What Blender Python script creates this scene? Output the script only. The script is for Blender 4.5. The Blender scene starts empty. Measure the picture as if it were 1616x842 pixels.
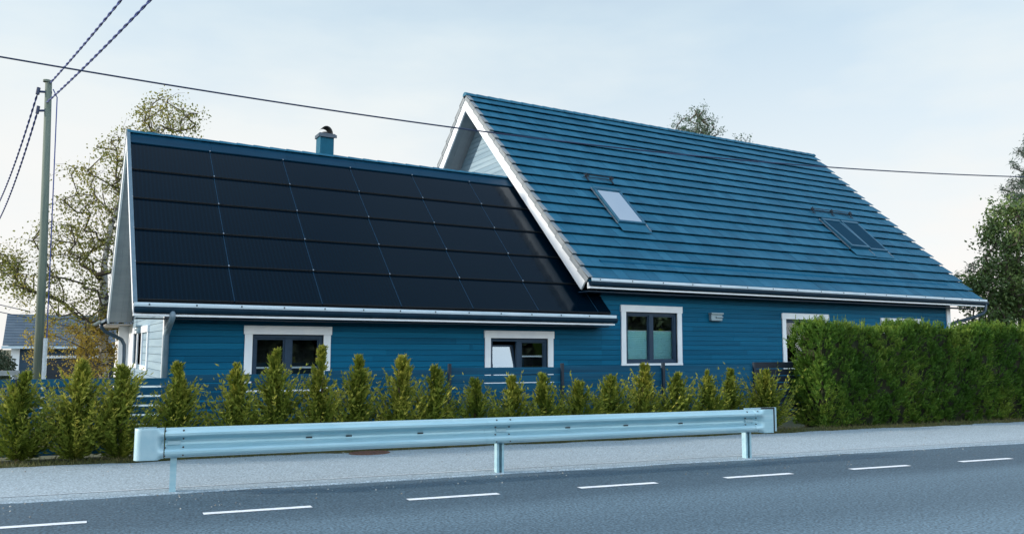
import bpy, math, random
import numpy as np
from mathutils import Matrix, Vector
random.seed(7); rng = np.random.default_rng(7)
R_ = math.radians
SC = bpy.context.scene
COL = SC.collection

# ------------------------------------------------------------------ camera
YAW, PITCH, ROLL = .517, .100, .003
cy, sy, cp, sp = math.cos(YAW), math.sin(YAW), math.cos(PITCH), math.sin(PITCH)
fw = Vector((sy*cp, cy*cp, sp)); rt = Vector((cy, -sy, 0)); up = rt.cross(fw)
rt, up = rt*math.cos(ROLL)+up*math.sin(ROLL), -rt*math.sin(ROLL)+up*math.cos(ROLL)
cd = bpy.data.cameras.new('camera'); cam = bpy.data.objects.new('camera', cd); COL.objects.link(cam)
m = Matrix.Identity(4)
for i in range(3): m[i][0], m[i][1], m[i][2] = rt[i], up[i], -fw[i]
m[0][3], m[1][3], m[2][3] = 0, 0, 1.55
cam.matrix_world = m
cd.sensor_width = 36; cd.lens = 36*1266.8/1616; cd.clip_start = .05; cd.clip_end = 4000
SC.camera = cam

# ------------------------------------------------------------------ sky, sun, exposure
SUN_EL, SUN_AZ = R_(17), math.atan2(-.93, .36)      # azimuth measured from +Y towards +X
S = Vector((math.sin(SUN_AZ)*math.cos(SUN_EL), math.cos(SUN_AZ)*math.cos(SUN_EL), math.sin(SUN_EL)))
W = bpy.data.worlds.new('World'); SC.world = W; W.use_nodes = True
nt = W.node_tree; nt.nodes.clear()
N = nt.nodes.new; Lk = nt.links.new
out = N('ShaderNodeOutputWorld'); bg = N('ShaderNodeBackground'); bg.inputs[1].default_value = .13
sky = N('ShaderNodeTexSky'); sky.sky_type = 'NISHITA'; sky.sun_disc = False
sky.sun_elevation = SUN_EL; sky.sun_rotation = SUN_AZ; sky.air_density = 1.0; sky.dust_density = 1.2; sky.ozone_density = 2.0
tc = N('ShaderNodeTexCoord'); sep = N('ShaderNodeSeparateXYZ'); Lk(tc.outputs['Generated'], sep.inputs[0])
mp = N('ShaderNodeMapping'); mp.inputs['Scale'].default_value = (1, 1, 3.2); Lk(tc.outputs['Generated'], mp.inputs[0])
nz = N('ShaderNodeTexNoise'); nz.inputs['Scale'].default_value = 2.3; nz.inputs['Detail'].default_value = 7; nz.inputs['Roughness'].default_value = .52
Lk(mp.outputs[0], nz.inputs[0])
hz = N('ShaderNodeMapRange'); hz.inputs[1].default_value = .2; hz.inputs[2].default_value = .75; hz.inputs[3].default_value = 1.0; hz.inputs[4].default_value = .40
Lk(sep.outputs[2], hz.inputs[0])
cl = N('ShaderNodeMapRange'); cl.inputs[1].default_value = .38; cl.inputs[2].default_value = .66; cl.inputs[3].default_value = -.12; cl.inputs[4].default_value = .14
Lk(nz.outputs[0], cl.inputs[0])
ad = N('ShaderNodeMath'); ad.operation = 'ADD'; ad.use_clamp = True; Lk(hz.outputs[0], ad.inputs[0]); Lk(cl.outputs[0], ad.inputs[1])
cr = N('ShaderNodeMix'); cr.data_type = 'RGBA'
cr.inputs[6].default_value = (2.95, 3.48, 3.70, 1); cr.inputs[7].default_value = (3.92, 3.84, 3.74, 1)
cf = N('ShaderNodeMapRange'); cf.inputs[1].default_value = .40; cf.inputs[2].default_value = .10; Lk(sep.outputs[2], cf.inputs[0])
cadd = N('ShaderNodeMath'); cadd.operation = 'ADD'; cadd.use_clamp = True; Lk(cf.outputs[0], cadd.inputs[0]); Lk(cl.outputs[0], cadd.inputs[1])
Lk(cadd.outputs[0], cr.inputs[0])
mx = N('ShaderNodeMix'); mx.data_type = 'RGBA'
Lk(ad.outputs[0], mx.inputs[0]); Lk(sky.outputs[0], mx.inputs[6]); Lk(cr.outputs[2], mx.inputs[7])
bk_ = N('ShaderNodeMapRange'); bk_.inputs[1].default_value = .1; bk_.inputs[2].default_value = -.75; bk_.inputs[3].default_value = 1; bk_.inputs[4].default_value = 2.45; Lk(sep.outputs[1], bk_.inputs[0])
bm_ = N('ShaderNodeVectorMath'); bm_.operation = 'SCALE'; Lk(mx.outputs[2], bm_.inputs[0]); Lk(bk_.outputs[0], bm_.inputs['Scale'])   # added: sky behind the camera scaled brighter to light the front walls
Lk(bm_.outputs[0], bg.inputs[0]); Lk(bg.outputs[0], out.inputs[0])
sd = bpy.data.lights.new('sun', 'SUN'); sd.energy = 2.4; sd.angle = R_(3); sd.color = (1, .87, .74)
so = bpy.data.objects.new('sun', sd); COL.objects.link(so); so.rotation_euler = (-S).to_track_quat('-Z', 'Y').to_euler()
so.location = (-20, 10, 20)
SC.view_settings.view_transform = 'Standard'; SC.view_settings.look = 'None'
SC.view_settings.exposure = 0.95; SC.view_settings.gamma = 1; SC.view_settings.use_curve_mapping = False
SC.render.resolution_x, SC.render.resolution_y = 1024, 533

# ------------------------------------------------------------------ helpers
PH = -.137
GU, GV = (math.cos(PH), math.sin(PH)), (-math.sin(PH), math.cos(PH))
def road_w(u, v): return (u*GU[0]+v*GV[0], u*GU[1]+v*GV[1])
BASE = {}
class MB:
    def __init__(s): s.v, s.f, s.t, s.cur = [], [], [], .5
    def poly(s, pts, faces):
        b = len(s.v); s.v += [tuple(p) for p in pts]; s.f += [tuple(b+i for i in f) for f in faces]; s.t += [s.cur]*len(faces); return s
    def box(s, a, b):
        x0, x1 = sorted((a[0], b[0])); y0, y1 = sorted((a[1], b[1])); z0, z1 = sorted((a[2], b[2]))
        return s.poly([(x0,y0,z0),(x1,y0,z0),(x1,y1,z0),(x0,y1,z0),(x0,y0,z1),(x1,y0,z1),(x1,y1,z1),(x0,y1,z1)], HEX)
    def hexa(s, p): return s.poly(p, HEX)
    def tube(s, pts, r, n=8, cap=True):
        pts = [Vector(p) for p in pts]; rs = r if isinstance(r, (list, tuple)) else [r]*len(pts); ring = []
        a = None
        for i, p in enumerate(pts):
            d = (pts[min(i+1, len(pts)-1)]-pts[max(i-1, 0)]).normalized()
            if a is None: a = d.orthogonal().normalized()
            a = (a-d*a.dot(d)).normalized(); b = d.cross(a)
            ring += [p+(a*math.cos(2*math.pi*k/n)+b*math.sin(2*math.pi*k/n))*rs[i] for k in range(n)]
        fs = [(i*n+k, i*n+(k+1)%n, (i+1)*n+(k+1)%n, (i+1)*n+k) for i in range(len(pts)-1) for k in range(n)]
        if cap: fs += [tuple(reversed(range(n))), tuple(range((len(pts)-1)*n, len(pts)*n))]
        return s.poly(ring, fs)
    def sheet(s, prof, ends, th=None):
        # prof: list of 2D points, ends: list of functions 2D->3D
        k = len(prof); pts = [e(p) for e in ends for p in prof]
        return s.poly(pts, [(i*k+j, i*k+j+1, (i+1)*k+j+1, (i+1)*k+j) for i in range(len(ends)-1) for j in range(k-1)])
HEX = [(0,3,2,1),(4,5,6,7),(0,1,5,4),(1,2,6,5),(2,3,7,6),(3,0,4,7)]
def mesh_np(name, v, f, t=None, smooth=False):
    me = bpy.data.meshes.new(name)
    if isinstance(f, np.ndarray):
        nf, k = f.shape
        me.vertices.add(len(v)); me.vertices.foreach_set('co', np.asarray(v, dtype=np.float32).ravel())
        me.loops.add(nf*k); me.loops.foreach_set('vertex_index', f.astype(np.int32).ravel())
        me.polygons.add(nf); me.polygons.foreach_set('loop_start', np.arange(0, nf*k, k, dtype=np.int32))
        me.polygons.foreach_set('loop_total', np.full(nf, k, dtype=np.int32)); me.update(calc_edges=True)
    else:
        me.from_pydata(v, [], f)
    if t is not None:
        at = me.attributes.new('tint', 'FLOAT', 'FACE'); at.data.foreach_set('value', np.asarray(t, dtype=np.float32))
    if smooth: me.polygons.foreach_set('use_smooth', [True]*len(me.polygons))
    me.update(); return me
def tag(o, label=None, cat=None, group=None, kind=None):
    if label: o['label'] = label
    if cat: o['category'] = cat
    if group: o['group'] = group
    if kind: o['kind'] = kind
    return o
def place(o, base, frame):
    if frame == 'R':
        x, y = road_w(base[0], base[1]); o.location = (x, y, base[2]); o.rotation_euler = (0, 0, PH)
    else: o.location = base
def thing(name, label, cat, base=(0,0,0), frame='W', group=None):
    o = bpy.data.objects.new(name, None); COL.objects.link(o); o.empty_display_size = .3
    place(o, base, frame); BASE[o.as_pointer()] = base; return tag(o, label, cat, group)
def link(name, me, mt, parent=None, base=(0,0,0), frame='W'):
    me.materials.append(mt); o = bpy.data.objects.new(name, me); COL.objects.link(o)
    if parent: o.parent = parent
    else: place(o, base, frame)
    return o
def rootbase(o):
    while o.parent: o = o.parent
    return BASE[o.as_pointer()]
def part(name, mb, mt, parent=None, base=(0,0,0), frame='W', smooth=False, bevel=0, label=None):
    if parent: base = rootbase(parent)
    v = [(p[0]-base[0], p[1]-base[1], p[2]-base[2]) for p in mb.v]
    o = link(name, mesh_np(name, v, mb.f, mb.t, smooth), mt, parent, base, frame)
    if not parent: BASE[o.as_pointer()] = base
    if bevel:
        b = o.modifiers.new('bevel', 'BEVEL'); b.width = bevel; b.segments = 2; b.limit_method = 'ANGLE'
    if label: o['label'] = label
    return o
def part_np(name, v, f, t, mt, parent):
    b = np.array(rootbase(parent)); return link(name, mesh_np(name, v-b, f, t), mt, parent)

# ------------------------------------------------------------------ materials
def mat(name, c1, c2=None, rough=.6, metal=0, scale=(6,6,6), detail=5, bump=0, bscale=None, tint=0, spec=.5, c3=None, contrast=(.35,.65), coat=0, transl=0, rvar=0):
    m = bpy.data.materials.new(name); m.use_nodes = True; t = m.node_tree; n = t.nodes.new; l = t.links.new
    p = t.nodes['Principled BSDF']; p.inputs['Roughness'].default_value = rough; p.inputs['Metallic'].default_value = metal
    p.inputs['Specular IOR Level'].default_value = spec; p.inputs['Coat Weight'].default_value = coat
    c2 = c2 or tuple(c*.8 for c in c1)
    tc = n('ShaderNodeTexCoord'); mp = n('ShaderNodeMapping'); mp.inputs['Scale'].default_value = scale; l(tc.outputs['Object'], mp.inputs[0])
    nz = n('ShaderNodeTexNoise'); nz.inputs['Scale'].default_value = 1; nz.inputs['Detail'].default_value = detail; nz.inputs['Roughness'].default_value = .6; l(mp.outputs[0], nz.inputs[0])
    mr = n('ShaderNodeMapRange'); mr.inputs[1].default_value, mr.inputs[2].default_value = contrast; l(nz.outputs[0], mr.inputs[0])
    fac = mr.outputs[0]
    if tint:
        at = n('ShaderNodeAttribute'); at.attribute_name = 'tint'
        mm = n('ShaderNodeMath'); mm.operation = 'MULTIPLY_ADD'; l(at.outputs['Fac'], mm.inputs[0]); mm.inputs[1].default_value = tint
        sc = n('ShaderNodeMath'); sc.operation = 'MULTIPLY'; l(fac, sc.inputs[0]); sc.inputs[1].default_value = 1-tint; l(sc.outputs[0], mm.inputs[2]); fac = mm.outputs[0]
    mx = n('ShaderNodeValToRGB'); e = mx.color_ramp.elements
    e[0].color = (*c1, 1); e[1].color = (*c2, 1)
    if c3: k = mx.color_ramp.elements.new(1); e[1].position = .55; e[1].color = (*c2, 1); mx.color_ramp.elements[2].color = (*c3, 1); mx.color_ramp.elements[2].position = 1
    l(fac, mx.inputs[0]); l(mx.outputs[0], p.inputs['Base Color'])
    if rvar:
        rr = n('ShaderNodeMapRange'); rr.inputs[3].default_value = rough-rvar; rr.inputs[4].default_value = rough+rvar; l(nz.outputs[0], rr.inputs[0]); l(rr.outputs[0], p.inputs['Roughness'])
    if bump:
        nb = n('ShaderNodeTexNoise'); nb.inputs['Scale'].default_value = 1; nb.inputs['Detail'].default_value = 4
        m2 = n('ShaderNodeMapping'); m2.inputs['Scale'].default_value = bscale or tuple(s*4 for s in scale); l(tc.outputs['Object'], m2.inputs[0]); l(m2.outputs[0], nb.inputs[0])
        b = n('ShaderNodeBump'); b.inputs['Strength'].default_value = bump; b.inputs['Distance'].default_value = .01; l(nb.outputs[0], b.inputs['Height']); l(b.outputs[0], p.inputs['Normal'])
    if transl:
        tr = n('ShaderNodeBsdfTranslucent'); l(mx.outputs[0], tr.inputs[0]); ms = n('ShaderNodeMixShader'); ms.inputs[0].default_value = transl
        l(p.outputs[0], ms.inputs[1]); l(tr.outputs[0], ms.inputs[2]); l(ms.outputs[0], t.nodes['Material Output'].inputs[0])
    return m
M = {}
M['siding'] = mat('blue_stained_boards', (.000,.071,.145), (.001,.108,.215), .6, spec=.12, scale=(.35,.35,9), tint=.45, bump=.25, bscale=(5,5,140), contrast=(.3,.7), c3=(.003,.140,.265))
M['siding_gable'] = mat('pale_blue_boards', (.16,.27,.36), (.23,.35,.44), .5, scale=(.4,.4,9), tint=.45, bump=.25, bscale=(5,5,140), c3=(.29,.42,.50))  # gable boards, coloured paler than the front siding
M['siding_back'] = mat('board_gap', (.001,.03,.06), None, .9)
M['white'] = mat('white_painted_wood', (.72,.79,.86), (.80,.86,.91), .5, scale=(3,3,3), bump=.08)
M['grey_wood'] = mat('grey_soffit_boards', (.27,.31,.35), (.36,.40,.43), .65, scale=(2,9,2), tint=.5, bump=.15)
M['slate'] = mat('slate_window_frame', (.012,.038,.075), (.018,.048,.09), .5, spec=.3)
M['dark_metal'] = mat('dark_blue_metal', (.003,.022,.045), (.005,.030,.060), .45, spec=.3)
M['gutter_light'] = mat('pale_gutter_metal', (.44,.58,.68), (.58,.70,.79), .4, metal=.15, scale=(1.5,8,8), bump=.05)
M['pipe'] = mat('dark_downpipe_paint', (.02,.05,.085), (.03,.065,.105), .35)
M['pipe_grey'] = mat('grey_downpipe_paint', (.10,.17,.22), (.14,.21,.27), .4)
M['tile'] = mat('blue_concrete_tiles', (.005,.085,.155), (.011,.118,.205), .6, spec=.3, scale=(1.6,1.6,1.6), detail=8, tint=.50, bump=.35, bscale=(60,60,60), c3=(.022,.150,.250), rvar=.08)
M['verge'] = mat('grey_verge_tiles', (.16,.20,.23), (.24,.28,.31), .6, tint=.5, bump=.2)
M['flash'] = mat('blue_ridge_flashing', (.001,.030,.065), (.002,.040,.082), .5, spec=.2, scale=(1,6,6))
M['steel'] = mat('bright_steel', (.45,.5,.55), None, .35, metal=.8)
M['galv'] = mat('galvanised_guardrail', (.29,.51,.60), (.38,.60,.68), .42, metal=.25, scale=(1.5,9,14), bump=.06, contrast=(.25,.75), c3=(.47,.66,.72), rvar=.07)
M['galv_end'] = mat('galvanised_end_wing', (.34,.53,.61), (.44,.61,.67), .45, metal=.2, scale=(5,5,5), bump=.05)
M['black'] = mat('dark_hole', (.012,.016,.02), None, .7)
M['interior'] = mat('dark_interior', (.010,.014,.016), (.02,.025,.024), .9, scale=(1.5,1.5,1.5))
M['blind'] = mat('pleated_blind_cloth', (.42,.80,.84), (.50,.86,.88), .8)
M['blind_white'] = mat('white_roller_blind', (.40,.64,.80), (.46,.70,.84), .7, scale=(2,2,2))
M['awning'] = mat('dark_mesh_awning', (.003,.035,.07), (.004,.045,.085), .8, spec=.1, scale=(120,120,120))
M['road'] = None
M['fence'] = mat('dark_blue_fence_boards', (.002,.050,.105), (.004,.080,.155), .6, spec=.2, scale=(.6,2,12), tint=.4, bump=.15, bscale=(5,5,90), c3=(.008,.10,.19))
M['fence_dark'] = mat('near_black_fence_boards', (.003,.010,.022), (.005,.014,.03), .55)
M['fence_post'] = mat('fence_post_paint', (.005,.018,.036), None, .5)
M['pole'] = mat('weathered_greenish_pole_wood', (.09,.13,.115), (.15,.185,.15), .8, scale=(14,14,.9), bump=.4, bscale=(40,40,2))
M['cable'] = mat('blue_black_cable', (.012,.035,.20), (.02,.06,.28), .45)
M['cable_dark'] = mat('black_cable', (.010,.028,.085), None, .5)
M['plastic'] = mat('pale_plastic', (.62,.70,.76), None, .5)
M['lamp_metal'] = mat('brushed_lamp_metal', (.20,.30,.36), (.28,.38,.44), .4, metal=.4)
M['bark_birch'] = mat('birch_bark', (.05,.045,.04), (.50,.50,.47), .8, scale=(5,5,9), contrast=(.44,.52))
M['bark'] = mat('brown_bark', (.055,.045,.035), (.09,.075,.055), .9, scale=(8,8,2), bump=.3)
M['twig'] = mat('thuja_stem', (.10,.06,.035), None, .9)
M['leaf_birch'] = mat('birch_leaves', (.12,.16,.035), (.21,.225,.045), .55, scale=(.8,.8,.8), tint=.8, transl=.4, c3=(.36,.30,.06))
M['leaf_green'] = mat('green_tree_leaves', (.045,.095,.03), (.095,.165,.045), .5, scale=(.6,.6,.6), tint=.7, transl=.3, c3=(.19,.26,.07))
M['leaf_rear'] = mat('willow_leaves', (.05,.10,.06), (.085,.15,.08), .5, scale=(.6,.6,.6), tint=.7, transl=.3)
M['needle'] = mat('larch_needles', (.04,.075,.055), (.06,.11,.07), .6, tint=.7, transl=.2)
M['thuja'] = mat('young_thuja_foliage', (.040,.085,.010), (.16,.20,.025), .6, spec=.2, scale=(2.5,2.5,2.5), tint=.65, transl=.25, c3=(.46,.42,.07))
M['hedge'] = mat('hedge_foliage', (.026,.085,.010), (.072,.155,.018), .6, spec=.2, scale=(1.1,1.1,1.1), tint=.6, transl=.2, c3=(.20,.27,.04))
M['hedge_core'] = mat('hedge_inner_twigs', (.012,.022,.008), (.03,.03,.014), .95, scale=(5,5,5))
M['forest'] = mat('dark_forest_leaves', (.018,.036,.018), (.035,.06,.025), .7, scale=(.5,.5,.5), tint=.6)
M['grass'] = mat('verge_grass_blades', (.045,.07,.015), (.10,.11,.03), .7, scale=(1.5,1.5,1.5), tint=.6, transl=.2, c3=(.20,.17,.06))
M['soil'] = mat('lawn_and_soil', (.045,.055,.022), (.075,.08,.035), .95, scale=(.7,.7,.7), bump=.5, bscale=(20,20,20), c3=(.11,.09,.05))
M['n_tile'] = mat('neighbour_grey_tiles', (.075,.11,.15), (.11,.15,.19), .5, tint=.6)
M['n_wall'] = mat('neighbour_blue_wall', (.012,.045,.085), (.02,.06,.105), .6, scale=(.5,.5,8))
M['door_dark'] = mat('garage_door_paint', (.006,.016,.03), (.01,.02,.036), .5)
M['rust'] = mat('rusty_iron_cover', (.16,.075,.05), (.10,.06,.05), .85, scale=(20,20,20), bump=.4)
M['white_road'] = mat('worn_road_paint', (.55,.60,.66), (.80,.84,.88), .7, scale=(9,9,9), contrast=(.28,.5))
M['pale_rail'] = mat('pale_timber_rail', (.33,.38,.42), None, .7)

def glass(name, tintc=(.93,.97,.98), extra=0.0):
    m = bpy.data.materials.new(name); m.use_nodes = True; t = m.node_tree; t.nodes.clear(); n = t.nodes.new; l = t.links.new
    o = n('ShaderNodeOutputMaterial'); a = n('ShaderNodeBsdfTransparent'); a.inputs[0].default_value = (*tintc, 1)
    g = n('ShaderNodeBsdfGlossy'); g.inputs['Roughness'].default_value = .015; g.inputs[0].default_value = (.85,.93,1,1)
    f = n('ShaderNodeFresnel'); f.inputs[0].default_value = 1.52
    ad = n('ShaderNodeMath'); ad.operation = 'MULTIPLY_ADD'; ad.inputs[1].default_value = 1.5; ad.inputs[2].default_value = extra; ad.use_clamp = True; l(f.outputs[0], ad.inputs[0])
    ms = n('ShaderNodeMixShader'); l(ad.outputs[0], ms.inputs[0]); l(a.outputs[0], ms.inputs[1]); l(g.outputs[0], ms.inputs[2]); l(ms.outputs[0], o.inputs[0]); return m
M['glass'] = glass('window_glass'); M['glass_boosted'] = glass('boosted_reflection_glass', (.3,.35,.4), .20)  # second glass: extra mirror reflection added to brighten the tilted pane

def asphalt(name, ca, cb, speck, bands, gs_=38):
    m = bpy.data.materials.new(name); m.use_nodes = True; t = m.node_tree; n = t.nodes.new; l = t.links.new
    p = t.nodes['Principled BSDF']; p.inputs['Roughness'].default_value = .62; p.inputs['Specular IOR Level'].default_value = .5
    tc = n('ShaderNodeTexCoord')
    def noise(scale, det, lo, hi):
        mp = n('ShaderNodeMapping'); mp.inputs['Scale'].default_value = scale; l(tc.outputs['Object'], mp.inputs[0])
        z = n('ShaderNodeTexNoise'); z.inputs['Scale'].default_value = 1; z.inputs['Detail'].default_value = det; l(mp.outputs[0], z.inputs[0])
        r = n('ShaderNodeMapRange'); r.inputs[1].default_value = lo; r.inputs[2].default_value = hi; l(z.outputs[0], r.inputs[0]); return r.outputs[0], z.outputs[0]
    big, _ = noise((.12,.9,1), 5, .3, .7); fine, fr = noise((gs_,gs_,gs_), 4, .34, .68); mid, _ = noise((9,9,9), 4, .3, .7)
    sep = n('ShaderNodeSeparateXYZ'); l(tc.outputs['Object'], sep.inputs[0])
    ramp = n('ShaderNodeValToRGB'); ramp.color_ramp.interpolation = 'EASE'
    mr = n('ShaderNodeMapRange'); mr.inputs[1].default_value = bands[0]; mr.inputs[2].default_value = bands[1]
    wob = n('ShaderNodeMath'); wob.operation = 'MULTIPLY_ADD'; l(big, wob.inputs[0]); wob.inputs[1].default_value = bands[3]; l(sep.outputs[1], wob.inputs[2]); l(wob.outputs[0], mr.inputs[0]); l(mr.outputs[0], ramp.inputs[0])
    e = ramp.color_ramp.elements; e[0].position = bands[2][0][0]; e[0].color = (bands[2][0][1],)*3+(1,); e[1].position = bands[2][-1][0]; e[1].color = (bands[2][-1][1],)*3+(1,)
    for q in bands[2][1:-1]: k = e.new(q[0]); k.color = (q[1],)*3+(1,)
    s = n('ShaderNodeMath'); s.operation = 'ADD'; l(ramp.outputs[0], s.inputs[0])
    s2 = n('ShaderNodeMath'); s2.operation = 'MULTIPLY_ADD'; l(mid, s2.inputs[0]); s2.inputs[1].default_value = .22; s2.inputs[2].default_value = -.11; l(s2.outputs[0], s.inputs[1]); s.use_clamp = True
    mx = n('ShaderNodeMix'); mx.data_type = 'RGBA'; mx.inputs[6].default_value = (*ca,1); mx.inputs[7].default_value = (*cb,1); l(s.outputs[0], mx.inputs[0])
    m3 = n('ShaderNodeMix'); m3.data_type = 'RGBA'; m3.blend_type = 'MULTIPLY'; m3.inputs[0].default_value = speck; l(mx.outputs[2], m3.inputs[6])
    rp = n('ShaderNodeValToRGB'); rp.color_ramp.elements[0].color = (.25,.25,.25,1); rp.color_ramp.elements[1].color = (1.8,1.8,1.8,1); l(fine, rp.inputs[0]); l(rp.outputs[0], m3.inputs[7])
    l(m3.outputs[2], p.inputs['Base Color'])
    b = n('ShaderNodeBump'); b.inputs['Strength'].default_value = .5; b.inputs['Distance'].default_value = .008; l(fr, b.inputs['Height']); l(b.outputs[0], p.inputs['Normal'])
    return m
M['road'] = asphalt('road_asphalt', (.043,.080,.113), (.140,.222,.282), .75, (0., 9.4, [(0,.75),(.38,.55),(.55,.8),(.70,.35),(.80,.55),(.88,.10),(.96,.12),(1,.2)], .5))
M['walk'] = asphalt('pale_pavement_asphalt', (.26,.335,.385), (.38,.455,.50), .55, (9.4, 12.1, [(0,.30),(.014,.40),(.022,-.6),(.036,-.3),(.05,.45),(.10,.55),(.2,.8),(.6,.6),(.9,.45),(1,.1)], .015), 50)

def panel_mat():
    m = bpy.data.materials.new('solar_cells'); m.use_nodes = True; t = m.node_tree; n = t.nodes.new; l = t.links.new
    p = t.nodes['Principled BSDF']; p.inputs['Roughness'].default_value = .17; p.inputs['Specular IOR Level'].default_value = .17; p.inputs['Specular Tint'].default_value = (.35,.75,1,1)
    tc = n('ShaderNodeTexCoord'); w = n('ShaderNodeTexWave'); w.inputs['Scale'].default_value = 3.9; w.bands_direction = 'X'; w.inputs['Distortion'].default_value = 0; l(tc.outputs['Object'], w.inputs[0])
    r = n('ShaderNodeValToRGB'); r.color_ramp.elements[0].color = (.0002,.0040,.0095,1); r.color_ramp.elements[1].color = (.0005,.0066,.0150,1); r.color_ramp.elements[0].position = .35; l(w.outputs[1], r.inputs[0])
    l(r.outputs[0], p.inputs['Base Color'])
    z = n('ShaderNodeTexNoise'); z.inputs['Scale'].default_value = .9; z.inputs['Detail'].default_value = 3; l(tc.outputs['Object'], z.inputs[0])
    mr = n('ShaderNodeMapRange'); mr.inputs[3].default_value = .09; mr.inputs[4].default_value = .18; l(z.outputs[0], mr.inputs[0]); l(mr.outputs[0], p.inputs['Roughness'])
    return m
M['panel'] = panel_mat()

# ------------------------------------------------------------------ ground, road, pavement
gm = MB(); us = [-500,-120,-50,-20,-8,-3,2,7,12,18,26,40,80,200,700]; vs = [-700,-200,-60,-20,-4,.9,1.3,9.3,12.02,12.7,13.4,14.6,18,30,60,120,300,900]
zf = {-700:-.4,-200:-.2,-60:-.1,-20:-.05,-4:-.03,.9:-.02,1.3:-.03,9.3:-.03,12.02:-.03,12.7:.0,13.4:-.06,14.6:-.28,18:-.35,30:-.5,60:-.9,120:-1.2,300:-1.5,900:-2}
zf[12.02] = -.005
gm.poly([(u, v, zf[v]) for v in vs for u in us], [(j*len(us)+i, j*len(us)+i+1, (j+1)*len(us)+i+1, (j+1)*len(us)+i) for j in range(len(vs)-1) for i in range(len(us)-1)])
tag(part('ground', gm, M['soil'], frame='R'), kind='structure')
tag(part('road', MB().poly([(-300,1.0,0),(400,1.0,0),(400,9.4,0),(-300,9.4,0)], [(0,1,2,3)]), M['road'], frame='R'), kind='structure')
w_ = MB(); nU = 240
ul = np.linspace(-14, 40, nU)
ev = 12.04+.05*np.sin(ul*1.7)+.04*np.sin(ul*4.1+1)+.03*rng.standard_normal(nU); rv = 9.40+.012*np.sin(ul*2.3)+.008*rng.standard_normal(nU)
P = []
for u, a, b in zip(ul, rv, ev): P += [(u, a, .0), (u, a+.03, .014), (u, b, .014), (u, b+.02, -.02)]
w_.poly(P, [(4*i+k, 4*i+4+k, 4*i+5+k, 4*i+1+k) for i in range(nU-1) for k in range(3)])
tag(part('pavement', w_, M['walk'], frame='R'), kind='structure')
d_ = MB()
for k in range(-6, 22):
    u0 = -1.77+1.954*k; v0 = 8.15
    d_.poly([(u0, v0, .004), (u0+.99, v0-.01, .004), (u0+.98, v0+.085, .004), (u0-.01, v0+.095, .004)], [(0,1,2,3)])
tag(part('pavement_edge_line', MB().poly([(-14,9.705,.0185),(34,9.705,.0185),(34,9.735,.0185),(-14,9.735,.0185)],[(0,1,2,3)]), mat('faint_old_line', (.40,.47,.52), (.72,.77,.80), .8, scale=(.9,9,9)), frame='R'), kind='structure')
tag(part('road_marking', d_, M['white_road'], frame='R'), kind='structure')
# small crumbs of gravel and leaves along the edge
cb = MB()
for i in range(520):
    u = random.uniform(-2.5, 16); v = random.choice([random.gauss(9.33,.13), random.uniform(8.5,9.4), random.uniform(11.5,12.05), random.uniform(9.5,12)]); s = random.choice([.005,.006,.008,.011])
    z0 = .014 if v > 9.43 else .0; cb.cur = random.random()
    cb.poly([(u-s,v,z0),(u,v-s,z0),(u+s,v,z0),(u,v+s,z0),(u,v,z0+s*1.1)], [(0,1,4),(1,2,4),(2,3,4),(3,0,4)])
tag(part('gravel', cb, mat('loose_crumbs', (.10,.09,.07), (.45,.45,.42), .8, tint=.9), frame='R'), 'loose pale gravel crumbs scattered along the road edge', 'gravel', kind='stuff')
mh = MB(); mh.poly([(2.5+.30*math.cos(a), 11.84+.20*math.sin(a), z) for z in (.014,.026) for a in np.linspace(0, 2*math.pi, 24, endpoint=False)], [tuple(range(24,48))]+[(i,(i+1)%24,24+(i+1)%24,24+i) for i in range(24)])
for k in range(-3, 4): mh.box((2.5+k*.07-.012, 11.70, .0265), (2.5+k*.07+.012, 11.98, .031))
tag(part('manhole_cover', mh, M['rust'], frame='R', base=(2.5,11.84,.014)), 'rusty round iron cover set in the pale pavement behind the guardrail', 'manhole cover')

# ------------------------------------------------------------------ wall builders
def siding_rows(z0, z1, pitch):
    k = math.floor(z0/pitch)
    while k*pitch < z1-1e-4:
        a, b = max(z0, k*pitch+.004), min(z1, (k+1)*pitch-.004)
        if b-a > .01: yield a, b
        k += 1
def front_siding(x0, x1, z0, ztop, y, holes, pitch=.125):
    mb = MB()
    for a, b in siding_rows(z0, ztop, pitch):
        cuts = sorted({a, b} | {h[2] for h in holes if a < h[2] < b} | {h[3] for h in holes if a < h[3] < b})
        joints = sorted(random.uniform(x0, x1) for _ in range(4))
        segt = [random.random() for _ in range(6)]
        for c0, c1 in zip(cuts, cuts[1:]):
            iv = [(x0, x1)]
            for h in holes:
                if h[2] < (c0+c1)/2 < h[3]:
                    iv = [q for s, e in iv for q in ((s, min(e, h[0])), (max(s, h[1]), e)) if q[1]-q[0] > 1e-4]
            for s, e in iv:
                cs = [s]+[j for j in joints if s < j < e]+[e]
                for p, q in zip(cs, cs[1:]):
                    mb.cur = segt[sum(1 for j in joints if j <= (p+q)/2)]
                    mb.box((p+.001, y, c0), (q-.001, y+.03, c1))
    return mb
def opening_backing(x0, x1, z0, z1, y0, y1, holes):
    mb = MB(); xs = sorted({x0, x1} | {h[0] for h in holes} | {h[1] for h in holes}); zs = sorted({z0, z1} | {h[2] for h in holes} | {h[3] for h in holes})
    for a, b in zip(xs, xs[1:]):
        for c, d in zip(zs, zs[1:]):
            if not any(h[0] < (a+b)/2 < h[1] and h[2] < (c+d)/2 < h[3] for h in holes): mb.box((a, y0, c), (b, y1, d))
    return mb
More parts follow.
